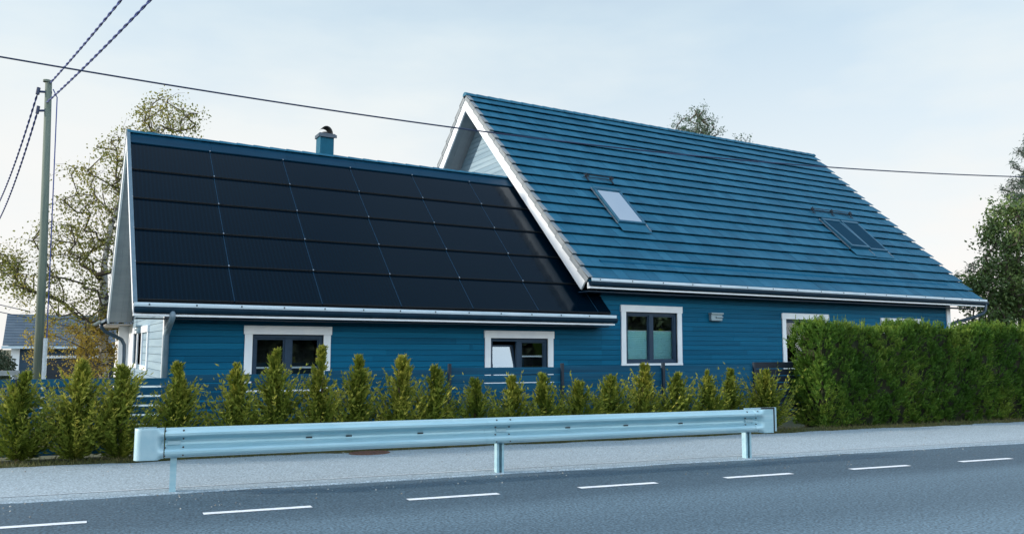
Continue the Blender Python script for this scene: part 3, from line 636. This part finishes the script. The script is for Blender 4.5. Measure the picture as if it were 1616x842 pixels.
part('beam', beam(-.20, 3.70), M['galv'], gr, smooth=False); part('beam', beam(3.42, 7.42, -.0045), M['galv'], gr)
def end_wing(u0, sgn, flat_len, rad):
    # the W profile flattens into a plate which curls back
    m_ = MB(); st = []
    n1 = 14
    for i in range(n1+1):
        f = i/n1; f2 = 1/(1+math.exp(-32*(f-.20))); f2 = 0 if i == 0 else (1 if i == n1 else f2)
        st.append([(u0+sgn*flat_len*f, 9.396+(o*(1-f2)+(-.052)*f2), z*(1-f2)+(.53+(z-.53)*1.04)*f2) for o, z in prof])
    for i in range(1, 13):
        a = math.pi*i/12; st.append([(u0+sgn*(flat_len+rad*math.sin(a)), 9.344+rad*(1-math.cos(a)), .53+(z-.53)*1.04) for o, z in prof])
    st.append([(u0+sgn*(flat_len-.12), 9.344+2*rad, .53+(z-.53)*1.04) for o, z in prof])
    k = len(prof); m_.poly([p for s in st for p in s], [(i*k+j, i*k+j+1, (i+1)*k+j+1, (i+1)*k+j) for i in range(len(st)-1) for j in range(k-1)]); return m_
o = part('end_wing', end_wing(-.21, -1, .20, .085), M['galv_end'], gr, smooth=True); s = o.modifiers.new('s','SOLIDIFY'); s.thickness = .004
def right_wing():
    m_ = MB(); st = []; n1 = 14
    for i in range(n1+1):
        f = i/n1; f2 = 0 if i == 0 else (1 if i >= n1-1 else 1/(1+math.exp(-30*(f-.36))))
        st.append([(7.42+.31*f, 9.3915+(o*(1-f2)+(-.052)*f2), z*(1-f2)+(.53+(z-.53)*1.04)*f2) for o, z in prof])
    k = len(prof); m_.poly([p for s in st for p in s], [(i*k+j, i*k+j+1, (i+1)*k+j+1, (i+1)*k+j) for i in range(len(st)-1) for j in range(k-1)])
    return m_
o = part('end_wing', right_wing(), M['galv'], gr, smooth=True); s = o.modifiers.new('s','SOLIDIFY'); s.thickness = .004
rp = MB(); rp.box((7.40,9.565,.36),(7.955,9.57,.70)); rp.box((7.925,9.545,.36),(7.955,9.5645,.70)); part('return_plate', rp, M['galv_end'], gr); rq = MB(); rq.box((7.70,9.545,.362),(7.9245,9.5645,.698)); part('return_plate_inside', rq, M['black'], gr)
for u in (-.11, 3.63, 7.38):
    part('post', chan(u, 9.455, 9.545, .047) if u > 3 else MB().box((u-.032,9.455,-.05),(u+.032,9.545,.66)), M['galv'], gr)
    br = MB(); br.box((u-.065,9.428,.512),(u+.065,9.446,.548)); part('bracket_plate', br, M['galv_end'], gr)
    for du, z in ((-.09,.665),(.09,.665),(-.09,.575),(.09,.575),(-.09,.485),(.09,.485),(-.09,.405),(.09,.405),(0,.533)):
        if u > 7 and du < -.05 and z < .45: continue
        o_ = {.665:-.030,.575:.003,.485:.003,.405:-.030,.533:.040}[z]
        b = MB(); yy = 9.398+o_*1.3
        b.tube([(u+du, yy+.01, z), (u+du, yy-.012, z)], .0095, 6); part('bolt', b, mat('rusty_bolt', (.05,.05,.055), None, .6) if 'bolt' not in M else M['bolt'], gr)
        if 'bolt' not in M: M['bolt'] = bpy.data.materials['rusty_bolt']
for u in (1.3, 1.75, 2.6, 4.55, 5.4, 6.25):
    b = MB(); b.box((u-.035, 9.4425, .525), (u+.035, 9.4445, .541)); part('slot_hole', b, M['black'], gr)

# ------------------------------------------------------------------ pole and cables
PX, PY = -.36, 23.3
def helix_pair(pts, r_h=.014, r=.0135, pitch=.75):
    P = [Vector(p) for p in pts]; L = [0]
    for a, b in zip(P, P[1:]): L.append(L[-1]+(b-a).length)
    n = int(L[-1]/pitch*7); out = [[], []]; i = 0
    for k in range(n+1):
        s = L[-1]*k/n
        while i < len(P)-2 and L[i+1] < s: i += 1
        f = (s-L[i])/(L[i+1]-L[i]); p = P[i].lerp(P[i+1], f); d = (P[i+1]-P[i]).normalized(); a = d.cross(Vector((0,0,1))).normalized(); b = d.cross(a)
        for q in (0, 1):
            t = 2*math.pi*s/pitch+q*math.pi; out[q].append(p+a*(r_h*math.cos(t))+b*(r_h*math.sin(t)))
    m_ = MB()
    for o in out: m_.tube(o, r, 5)
    return m_
def sag(a, b, s, n=30): return [(a[0]+(b[0]-a[0])*t, a[1]+(b[1]-a[1])*t, a[2]+(b[2]-a[2])*t-4*s*t*(1-t)) for t in np.linspace(0, 1, n)]
pole = thing('utility_pole', 'weathered greenish wooden utility pole behind the fence at the left', 'utility pole', (PX, PY, -.4))
part('shaft', MB().tube([(PX+.08,PY,-.4),(PX+.02,PY,4),(PX-.09,PY,8.28)], [.108,.096,.078], 16), M['pole'], pole, smooth=True)
a_ = MB(); a_.tube([(PX-.12,PY,8.28),(PX-.12,PY,8.33)], .10, 12); part('pole_cap', a_, M['pole'], pole)
a_ = MB(); a_.tube([(PX-.30,PY-.02,8.00),(PX-.0,PY-.02,8.02)], .03, 8); a_.tube([(PX-.32,PY-.02,7.92),(PX-.30,PY-.02,8.10)], .045, 8); part('cable_clamp', a_, M['cable_dark'], pole)
a_ = MB(); a_.tube([(PX-.28,PY-.02,7.50),(PX-.0,PY-.02,7.55)], .03, 8); a_.tube([(PX-.30,PY-.02,7.42),(PX-.28,PY-.02,7.62)], .04, 8); part('cable_clamp', a_, M['cable_dark'], pole)
part('riser_cable', MB().tube([(PX+.02,PY-.05,8.1),(PX+.12,PY-.06,7.9),(PX+.15,PY-.05,6),(PX+.22,PY-.04,1.3)], .014, 6), M['cable'], pole)
part('cable_guard', MB().tube([(PX+.20,PY-.10,-.4),(PX+.19,PY-.10,1.75)], .05, 10), M['plastic'], pole)
SP = [((PX-.05,PY-.05,8.26), (4.2,-4.5,8.3), .38), ((PX-.1,PY-.05,7.74), (4.5,-4.3,7.8), .42)]
for i, (a, b, s) in enumerate(SP):
    m_ = helix_pair(sag(a, b, s)); tag(part('twisted_cable', m_, M['cable'], base=a), ['upper twisted cable running from the pole top up over the road', 'lower twisted cable running from the pole up over the road'][i], 'cable', 'twisted cables on the utility pole')
for i, (a, b, s) in enumerate([((PX-.31,PY,8.0), (-3.4,46,7.4), 1.0), ((PX-.29,PY,7.5), (-3.25,46,6.9), 1.0)]):
    m_ = helix_pair(sag(a, b, s)); tag(part('twisted_cable', m_, M['cable'], base=a), ['upper twisted cable leaving the pole to the far left', 'lower twisted cable leaving the pole to the far left'][i], 'cable', 'twisted cables on the utility pole')
wp = [(-12,7.0),(-8,6.35),(-3.37,5.99),(-2.88,5.96),(.33,5.78),(4.22,5.63),(9.01,5.57),(13.39,5.66),(18.49,5.88),(24,6.25),(34,7.3)]
uu = np.linspace(-12, 34, 90); zz = np.polyval(np.polyfit([p[0] for p in wp[1:-1]], [p[1] for p in wp[1:-1]], 4), uu)
tag(part('overhead_wire', MB().tube([(u, 14.0, z) for u, z in zip(uu, zz)], .0135, 6), M['cable_dark'], frame='R', base=(0,14,5.6)), 'single dark wire sagging across the sky in front of the house roof', 'wire')
for i, (za, zb) in enumerate(((4.6,3.55),(4.2,3.2))):
    tag(part('service_cable', MB().tube(sag((-9,46,za+1.6-i*.1),(-1.2,51.4,zb-.1),.35,14), .022, 5), M['cable_dark'], base=(-9,46,za)), ['upper thin cable slanting down to the distant garage roof', 'lower thin cable slanting down to the distant garage roof'][i], 'cable', 'service cables of the garage')

# ------------------------------------------------------------------ vegetation
def unit(v): return v/np.maximum(np.linalg.norm(v, axis=-1, keepdims=True), 1e-9)
def leaf_quads(c, d, ln, wd, flat=None):
    """diamond leaves: c centre of the base (n,3), d direction, ln/wd arrays"""
    n = len(c); d = unit(d); r = rng.standard_normal((n,3)) if flat is None else flat
    s = unit(np.cross(d, r)); ln = np.broadcast_to(ln, n)[:,None]; wd = np.broadcast_to(wd, n)[:,None]
    v = np.stack([c, c+d*ln*.45+s*wd*.5, c+d*ln, c+d*ln*.45-s*wd*.5], 1).reshape(-1,3)
    return v, np.arange(4*n).reshape(-1,4)
def thuja_geo(h, r, nb_, seed, lean=0, ragged=.3, sx=1., two=False):
    g = np.random.default_rng(seed); C, D, L_, Wd, T, Fl = [], [], [], [], [], []
    az = g.uniform(0, 2*np.pi, nb_); z0 = h*(g.uniform(.0, 1, nb_)**1.7)*.95
    pw_ = g.uniform(.95, 1.75); rr = r*(1.22+.16*pw_)*(np.clip(1-z0/h, .0, 1)**pw_)*(.9+.22*np.sin(z0/h*9+seed*1.7)*np.sin(az*1.5+seed))*(1+.2*np.sin(az*2+seed))+.035
    bl = rr*g.uniform(1-ragged*1.6, 1+ragged, nb_)*1.15; q_ = g.integers(0, nb_, 5); bl[q_] = g.uniform(.24, .42, 5); z0[q_] = h*g.uniform(.15, .6, 5)
    el = g.uniform(.15, .8, nb_)+.6*(z0/h)**1.5
    spine = lambda z: np.stack([lean*z+.03*np.sin(z*5+seed), .02*np.cos(z*4+seed), z], -1)
    top = bl[:,None]; d0 = np.stack([np.cos(az)*np.cos(el), np.sin(az)*np.cos(el), np.sin(el)], -1); d0[q_] = unit(d0[q_]+np.array([0,0,.9]))
    hue = g.uniform(0, 1, nb_)
    for t in np.linspace(.12, 1, 11):
        for sd in (-1, 1, 0):
            side = unit(np.cross(d0, g.standard_normal((nb_,3))*.5+np.array([0,0,1.])))
            cen = spine(z0)+d0*top*t+np.array([0,0,1.])*(bl*t*t*.42)[:,None]
            dr = unit(d0+side*sd*g.uniform(.5,1.1,nb_)[:,None]+np.array([0,0,.35])+g.standard_normal((nb_,3))*.18)
            ln = g.uniform(.05,.115,nb_)*(1.15-.4*t); C.append(cen); D.append(dr); L_.append(ln); Wd.append(ln*.28); Fl.append(g.standard_normal((nb_,3)))
            T.append(np.clip(.26+.40*hue+.62*(t-.5)+g.uniform(-.2,.2,nb_), 0, 1))
    # the twig that carries each spray
    for a_, b_ in ((0, .5), (.45, .9)):
        c0 = spine(z0)+d0*top*a_+np.array([0,0,1.])*(bl*a_*a_*.42)[:,None]; c1 = spine(z0)+d0*top*b_+np.array([0,0,1.])*(bl*b_*b_*.42)[:,None]
        C.append(c0); D.append(c1-c0); L_.append(np.linalg.norm(c1-c0, axis=1)*1.15); Wd.append(np.full(nb_, .011)); Fl.append(g.standard_normal((nb_,3))); T.append(np.clip(.35+.3*hue, 0, 1))
    # a feathery leader
    for q in range(2 if two else 1):
        k = 26; zz = h*np.linspace(.84, 1.0, k); sp_ = spine(zz); sp_[:,0] += (zz-h*.84)*(.35 if q else -.1)
        for rep in range(3):
            C.append(sp_); D.append(unit(g.standard_normal((k,3))*.55+np.array([0,0,.9]))); ln = g.uniform(.035,.07,k); L_.append(ln); Wd.append(ln*.3); T.append(g.uniform(.4,.95,k)); Fl.append(g.standard_normal((k,3)))
    v, f = leaf_quads(np.concatenate(C), np.concatenate(D), np.concatenate(L_), np.concatenate(Wd), np.concatenate(Fl))
    v[:,2] = np.maximum(v[:,2], .015)
    return v, f, np.concatenate(T)
TJ = [(-2.07,1.18,.44,1.25),(-1.40,1.36,.40,1.15),(-.84,1.27,.38,1.15),(-.13,1.32,.32,1.1),(.67,1.29,.33,1.0),(1.24,1.50,.37,1.1),(1.89,1.55,.31,1.),(2.48,1.41,.33,1.),(3.1,1.41,.33,1.05),(3.71,1.22,.33,1.1),(4.35,1.01,.31,1.),(5.02,1.07,.34,1.05),(5.62,1.10,.30,1.),(6.28,.96,.32,1.),(6.87,1.01,.31,1.),(7.54,1.25,.34,1.1),(8.21,1.06,.36,1.1),(8.85,1.10,.30,1.),(9.45,1.15,.30,1.),(10.2,1.12,.42,1.3)]
TL = ['broad yellowish young thuja, leftmost of the row', 'tall young thuja second from the left end of the row, left of the guardrail', 'young thuja standing just left of the guardrail end', 'dense young thuja in front of the house corner, above the left guardrail post',
 'open young thuja whose side shoot rises beside the wide window', 'tall bushy young thuja in front of the wide window', 'tallest thin-topped young thuja, at the right edge of the wide window', 'pointed pale young thuja on the blue wall right of the wide window',
 'young thuja with two tops, midway between the two low windows', 'bushy young thuja in front of a fence post, left of the open window', 'low young thuja just left of the open window', 'broad round young thuja below the open window',
 'narrow young thuja at the right edge of the open window', 'lowest young thuja, between the open window and the tall window', 'small pointed young thuja left of the tall window', 'tall pointed young thuja below the tall window with blinds',
 'wide twin-topped young thuja at the right edge of the tall window', 'narrow young thuja below the wall lamp', 'slim young thuja right of the wall lamp', 'bushy young thuja, last of the row before the tall hedge']
for i, (u, h, r, dn) in enumerate(TJ):
    vv = 12.55+random.uniform(-.05,.05)+(-.05 if i < 3 else 0)
    t = thing('thuja', TL[i], 'shrub', (u, vv, .0), 'R', 'young thujas planted in a row before the fence')
    h_, r_ = h*1.0, r*1.22
    v, f, tt = thuja_geo(h_, r_, int(175*dn*(h/1.2)), 20+i, random.uniform(-.04,.04), .36 if i < 9 else .30, 1., i in (6, 8, 16))
    tt = np.clip(tt+random.uniform(-.17, .13), 0, 1)
    v += np.array([u, vv, 0]); part_np('foliage', v, f, tt, M['thuja'], t)
    part('stem', MB().tube([(u,vv,-.02),(u+.01,vv,h*.5),(u,vv,h*.9)], [.018,.012,.004], 6), M['twig'], t)
# low shoots filling the foot of the row
fc = MB()
def hedge_geo(u0, u1, v0, v1, z1, dens, seed):
    g = np.random.default_rng(seed); pts, nrm = [], []
    def add(n, P, nn): pts.append(P); nrm.append(np.tile(nn, (n,1)))
    n = int((u1-u0)*z1*dens); add(n, np.stack([g.uniform(u0,u1,n), np.full(n,v0), g.uniform(0,z1,n)], 1), (0,-1,.25))
    n = int((u1-u0)*(v1-v0)*dens); add(n, np.stack([g.uniform(u0,u1,n), g.uniform(v0,v1,n), np.full(n,z1)], 1), (0,-.1,1))
    n = int((v1-v0)*z1*dens*1.2); add(n, np.stack([np.full(n,u0), g.uniform(v0,v1,n), g.uniform(0,z1,n)], 1), (-1,0,.25))
    n = int((u1-u0)*z1*dens*.25); add(n, np.stack([g.uniform(u0,u1,n), np.full(n,v1), g.uniform(0,z1,n)], 1), (0,1,.25))
    P = np.concatenate(pts); Nn = unit(np.concatenate(nrm).astype(float))
    # clumpy relief: individual shrubs every .55 m and smaller billows
    uu_, zz_ = P[:,0], P[:,2]
    b = .03*np.cos(2*np.pi*uu_/.56+1.6*np.sin(zz_*3.1))+.04*np.sin(uu_*7.3+zz_*5.1)+.045*np.sin(uu_*3.1-zz_*6.7+1)+.035*np.sin(uu_*13+zz_*11+P[:,1]*9)+g.uniform(-.10,.05,len(P))
    batter = np.where(np.abs(Nn[:,1]) > .7, .10*(zz_/z1)**3+.07*(1-zz_/z1)**4*0, 0)
    P = P+Nn*b[:,None]; P[:,1] += batter
    topm = (Nn[:,2] > .8); P[topm,2] += .05*np.sin(P[topm,0]*2.3)+.03*np.sin(P[topm,0]*5.9)
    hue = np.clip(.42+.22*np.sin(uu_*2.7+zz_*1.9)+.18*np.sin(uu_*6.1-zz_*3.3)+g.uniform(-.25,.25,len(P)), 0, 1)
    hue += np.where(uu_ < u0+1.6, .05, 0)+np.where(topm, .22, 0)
    kp = (np.sin(uu_*5.3+zz_*3.7)+np.sin(uu_*9.1-zz_*7.3+2)+.8*np.sin(uu_*17+zz_*13) > -1.45) | (g.uniform(0, 1, len(P)) < .35)
    P, Nn, hue, uu_, zz_, topm = P[kp], Nn[kp], hue[kp], uu_[kp], zz_[kp], topm[kp]
    C, D, L_, T = [], [], [], []
    ax = unit(Nn*.75+np.array([0,0,.75])+g.standard_normal(P.shape)*.3); side = unit(np.cross(ax, g.standard_normal(P.shape)))
    for t in np.linspace(0, 1, 6):
        for s in (-1, 1):
            C.append(P+ax*(t*.12-.03)); D.append(unit(ax+side*s*g.uniform(.3,1.1,len(P))[:,None]+g.standard_normal(P.shape)*.15)); L_.append(g.uniform(.05,.095,len(P))*(1.1-.35*t)); T.append(np.clip(hue+.25*(t-.5)+g.uniform(-.1,.1,len(P)),0,1))
    # upright leaders on top
    k = int((u1-u0)*22); lu = g.uniform(u0,u1,k); lv = g.uniform(v0+.05,v1,k); hh = np.where(g.uniform(0,1,k) < .35, g.uniform(.12,.32,k), g.uniform(.03,.12,k))
    hh *= np.where(lu < u0+7.5, 1, .6)
    for t in np.linspace(0, 1, 9):
        for s in range(3):
            C.append(np.stack([lu+.02*t, lv, z1-.02+hh*t], 1)); D.append(unit(g.standard_normal((k,3))*.45*(1.2-t)+np.array([0,0,1.]))); L_.append(g.uniform(.03,.06,k)); T.append(g.uniform(.5,1,k))
    ln = np.concatenate(L_); v, f = leaf_quads(np.concatenate(C), np.concatenate(D), ln, ln*.30); v[:,2] = np.maximum(v[:,2], .01)
    return v, f, np.concatenate(T)
hd = thing('hedge', 'tall dense clipped thuja hedge along the pavement at the right', 'hedge', (16, 13.1, 0), 'R')
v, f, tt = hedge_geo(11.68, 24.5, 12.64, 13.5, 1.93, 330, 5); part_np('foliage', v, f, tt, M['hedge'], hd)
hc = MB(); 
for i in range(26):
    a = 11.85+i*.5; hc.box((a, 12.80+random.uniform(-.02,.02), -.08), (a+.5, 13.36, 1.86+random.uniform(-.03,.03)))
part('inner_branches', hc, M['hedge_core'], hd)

# verge grass
n = 17000; g = rng
gu = g.uniform(-4, 24, n); gv = 12.03+np.abs(g.standard_normal(n))*.30; gv = np.minimum(gv, 13.3); keep = (gv < 12.62) | (gu < 10.7); gu, gv = gu[keep], gv[keep]; n = len(gu)
gh_ = g.uniform(.015,.06,n)*(1+.9*np.clip((gv-12.1)*1.6,0,1.4))*np.where(gu > 10.7, .8, 1)
C = np.stack([gu, gv, np.full(n,-.004)], 1); D = unit(np.stack([g.standard_normal(n)*.5, g.standard_normal(n)*.5, np.ones(n)], 1))
v, f = leaf_quads(C, D, gh_*1.6, .008)
o = link('grass', mesh_np('grass', v, f, g.uniform(0,1,n)), M['grass'], None, (0,0,0), 'R'); tag(o, 'short scruffy grass along the pavement edge under the shrubs', 'grass', kind='stuff')

# ---- trees
def tree(name, label, cat, base, trunk, attract, leafmat, barkmat, leaf=(.08,.05), nleaf=26, spread=.35, r0=.16, tipr=.006, droop=0, seed=1, group=None, weights=None, up_=0.):
    g = np.random.default_rng(seed); root = thing(name, label, cat, base, group=group)
    nodes = [np.array(p, float) for p in trunk]; par = [-1]+list(range(len(trunk)-1))
    A = np.array(attract, float); order = np.argsort(np.linalg.norm(A-nodes[len(trunk)//3], axis=1))
    clusters = []
    for i in order:
        a = A[i]; Nn = np.array(nodes); dd = np.linalg.norm(Nn-a, axis=1); pen = dd+.55*np.maximum(0, Nn[:,2]-a[2]+.35*dd)+(Nn[:,2] < trunk[1][2])*50
        j = int(np.argmin(pen)); p = nodes[j]; L = dd[j]; k = max(1, int(L/.45)); last = j
        bend = g.standard_normal(3)*.06*L; bend[2] += .10*L
        for q in range(1, k+1):
            t = q/k; nodes.append(p+(a-p)*t+bend*math.sin(math.pi*t)); par.append(last); last = len(nodes)-1
        clusters.append((nodes[-1], unit(a-p)))
    cnt = np.zeros(len(nodes)); ch = [0]*len(nodes)
    for i in par:
        if i >= 0: ch[i] += 1
    for i in range(len(nodes)-1, -1, -1):
        if ch[i] == 0: cnt[i] = 1
        if par[i] >= 0: cnt[par[i]] += cnt[i]
    rad = np.maximum(tipr, r0*(cnt/cnt[0])**.5)
    tb, lb = MB(), MB(); nt_ = len(trunk)
    tb.tube([tuple(p) for p in nodes[:nt_]], [float(max(rad[i], r0*(1-.85*i/nt_))) for i in range(nt_)], 10)
    for i in range(nt_, len(nodes)):
        p = par[i]; ra = min(rad[p], rad[i]*1.35); lb.tube([tuple(nodes[p]), tuple(nodes[i])], [float(ra), float(rad[i])], 5, cap=False)
    # twigs and leaves
    C, D, T = [], [], []
    for c, d in clusters:
        ht = g.uniform(0, 1)
        for _ in range(3):
            e = c+g.standard_normal(3)*spread*.75+np.array([0,0,-droop*g.uniform(.2,1)]); lb.tube([tuple(c), tuple((c+e)/2+np.array([0,0,.06+droop*.12])), tuple(e)], [tipr, tipr*.8, tipr*.5], 4, cap=False)
            m_ = int(nleaf*g.uniform(.5,1.3))//3+1; t = g.uniform(.15,1.05,m_)[:,None]
            C.append(c+(e-c)*t+g.standard_normal((m_,3))*spread*.33); D.append(g.standard_normal((m_,3))+np.array([0,0,-.3-droop+up_])); T.append(np.clip(.25+.5*ht+g.uniform(-.3,.3,m_), 0, 1))
    C, D, T = np.concatenate(C), np.concatenate(D), np.concatenate(T); k = len(C); s = g.uniform(.7,1.25,k)
    v, f = leaf_quads(C, D, leaf[0]*s, leaf[1]*s)
    part('trunk', tb, barkmat, root, smooth=True); part('branches', lb, barkmat if name != 'birch_tree' else M['bark'], root, smooth=True)
    part_np('crown', v, f, T, leafmat, root); return root
def ell(n, c, r, g, shell=.35):
    d = unit(g.standard_normal((n,3))); return np.array(c)+d*np.array(r)*(g.uniform(shell, 1, n)**.6)[:,None]
g = np.random.default_rng(3)
# birch: crown built of several lobes round a slightly crooked trunk, base at (1.5, 29)
att = np.concatenate([ell(30,(2.9,27.6,8.9),(1.0,1.0,.75),g), ell(26,(1.9,28.2,7.7),(1.1,1.2,.8),g), ell(34,(.95,28.8,6.6),(1.15,1.3,.9),g), ell(30,(1.9,28.6,5.9),(1.0,1.3,.9),g), ell(34,(.3,29.2,4.9),(1.35,1.3,.75),g), ell(30,(1.6,28.8,4.3),(1.2,1.3,.8),g),
   ell(26,(-.7,29.6,3.7),(1.1,1.2,.7),g), ell(30,(.7,29.2,2.9),(1.5,1.2,.8),g), ell(20,(3.0,27.6,6.6),(1.2,1.2,1.6),g), ell(16,(-1.5,30,4.1),(.6,.7,.5),g)])
tree('birch_tree', 'tall sparse birch with yellowing leaves behind the utility pole at the left', 'tree', (1.5,29,-.5),
     [(1.5,29,-.5),(1.46,29,.6),(1.40,29,1.8),(1.34,28.95,3.0),(1.30,28.9,4.2),(1.42,28.8,5.4),(1.75,28.6,6.6),(2.2,28.2,7.7),(2.65,27.8,8.7)], att, M['leaf_birch'], M['bark_birch'], (.080,.058), 62, .40, .15, .007, .15, 11)
att = np.concatenate([ell(30,(.3,29.0,1.75),(1.25,.9,.65),g), ell(26,(1.6,28.8,1.8),(1.1,.8,.65),g), ell(12,(.9,28.7,.8),(.8,.6,.5),g), ell(8,(1.8,28.6,2.5),(.7,.5,.3),g)])
tree('birch_tree', 'low golden weeping birch foliage hanging in front of the distant garage', 'tree', (1.1,28.6,-.5),
     [(1.1,28.6,-.5),(1.0,28.65,.5),(.95,28.7,1.2),(.9,28.8,1.8),(.85,28.85,2.3)], att, mat('golden_birch_leaves', (.28,.22,.04), (.40,.31,.05), .55, tint=.8, transl=.45, c3=(.52,.40,.08)), M['bark'], (.07,.05), 90, .28, .05, .006, .35, 12)
g = np.random.default_rng(5)
att = np.concatenate([ell(60,(26.15,28.3,11.9),(1.15,1.1,1.05),g), ell(12,(28.0,27.3,11.0),(.6,.6,.5),g), ell(30,(27,28.6,9.8),(1.9,1.8,1.2),g)])
tree('leafy_tree', 'small leafy tree top showing above the tiled ridge', 'tree', (26.6,28.6+2,-.6), [(26.6,30.6,-.6),(26.6,30.4,3),(26.6,30,6),(26.7,29.4,8.5),(26.4,28.6,10.6)], att, M['leaf_rear'], M['bark'], (.11,.05), 60, .30, .16, .008, .1, 13)
att = np.concatenate([ell(70,(35.6,18.4,5.6),(2.0,2.0,1.5),g), ell(60,(34.9,19.3,4.0),(1.5,1.7,1.1),g), ell(70,(36.3,18.6,3.3),(2.4,2.0,1.4),g), ell(30,(35.6,19.2,7.0),(1.0,1.1,.8),g), ell(26,(34.4,19.5,2.4),(1.6,1.2,.7),g)])
tree('leafy_tree', 'broad leafy tree rising beyond the right end of the house', 'tree', (35.8,19,-.6), [(35.8,19,-.6),(35.8,19,1.5),(35.75,19,3),(35.7,19,4.6),(35.6,18.9,6.2)], att, M['leaf_green'], M['bark'], (.15,.085), 95, .42, .2, .01, .1, 14)
# larch with long spiky boughs
g = np.random.default_rng(8); att = []
for k in range(46):
    z = 4.2+6.8*k/45; az = g.uniform(0, 2*math.pi) if k % 2 else g.uniform(2.1, 4.2); L = max(.5, 4.4*(1-(z-3.5)/9.5))*g.uniform(.65,1.1)
    for t in (.4,.6,.8,1.): att.append((39.6+math.cos(az)*L*t, 19.4+math.sin(az)*L*t, z+.10*L*t+.35*t*t))
tree('larch_tree', 'tall larch with long spiky boughs at the right edge of the photo', 'tree', (39.6,19.4,-.6), [(39.6,19.4,-.6),(39.6,19.4,2),(39.6,19.4,4.5),(39.6,19.4,7),(39.6,19.4,9.5),(39.6,19.4,12)], att, M['needle'], M['bark'], (.20,.035), 90, .26, .2, .012, .0, 15)
# small dark bushes at the far left and beyond the hedge
def bush(label, c, r, n, mt, leaf, seed, name='bush', cat='bush', group=None):
    g = np.random.default_rng(seed); root = thing(name, label, cat, (c[0], c[1], c[2]-r[2]), group=group)
    P = ell(n, c, r, g, .5); cl_ = np.sin(P[:,0]*2.1+seed)*np.sin(P[:,2]*2.7); P = P+unit(P-np.array(c))*(cl_*.18*r[0])[:,None]*.6
    v, f = leaf_quads(P, g.standard_normal((n,3)), leaf*g.uniform(.6,1.3,n), leaf*.6); part_np('foliage', v, f, np.clip(.5+.3*cl_+g.uniform(-.3,.3,n),0,1), mt, root)
    st = MB()
    for k in range(4): st.tube([(c[0],c[1],c[2]-r[2]), (c[0]+g.uniform(-.5,.5)*r[0], c[1], c[2]+r[2]*.5)], [.06,.02], 5)
    part('stem', st, M['bark'], root)
bush('dark green bush at the left edge beyond the low rail', (-3.3,40,.55), (2.0,2.,1.45), 9000, M['forest'], .13, 31)
bush('dark round bush between the hedge top and the leafy tree', (31.3,22.5,1.6), (2.6,2.,2.0), 12000, M['leaf_green'], .12, 33)
bush('far dark bush right of the house corner', (40,30,2.2), (6,3,3.0), 16000, M['forest'], .2, 34)
# dark wood across the road, behind the viewer (mirrored in the windows)
g = np.random.default_rng(77); n = 26000
wu = g.uniform(-45, 75, n); hh = 5.5+1.4*np.sin(wu*.33)+1.1*np.sin(wu*.9+1)+.6*np.sin(wu*2.3); C = np.stack([wu, -26-g.uniform(0,5,n), hh*g.uniform(.0,1,n)**.85], 1)
v, f = leaf_quads(C, g.standard_normal((n,3)), g.uniform(.8,1.7,n), g.uniform(.5,1.0,n)); o = link('woodland', mesh_np('woodland', v, f, g.uniform(0,1,n)), M['forest'], None, (0,0,0), 'R'); tag(o, 'dark wood across the road behind the viewer', 'woodland', kind='stuff')
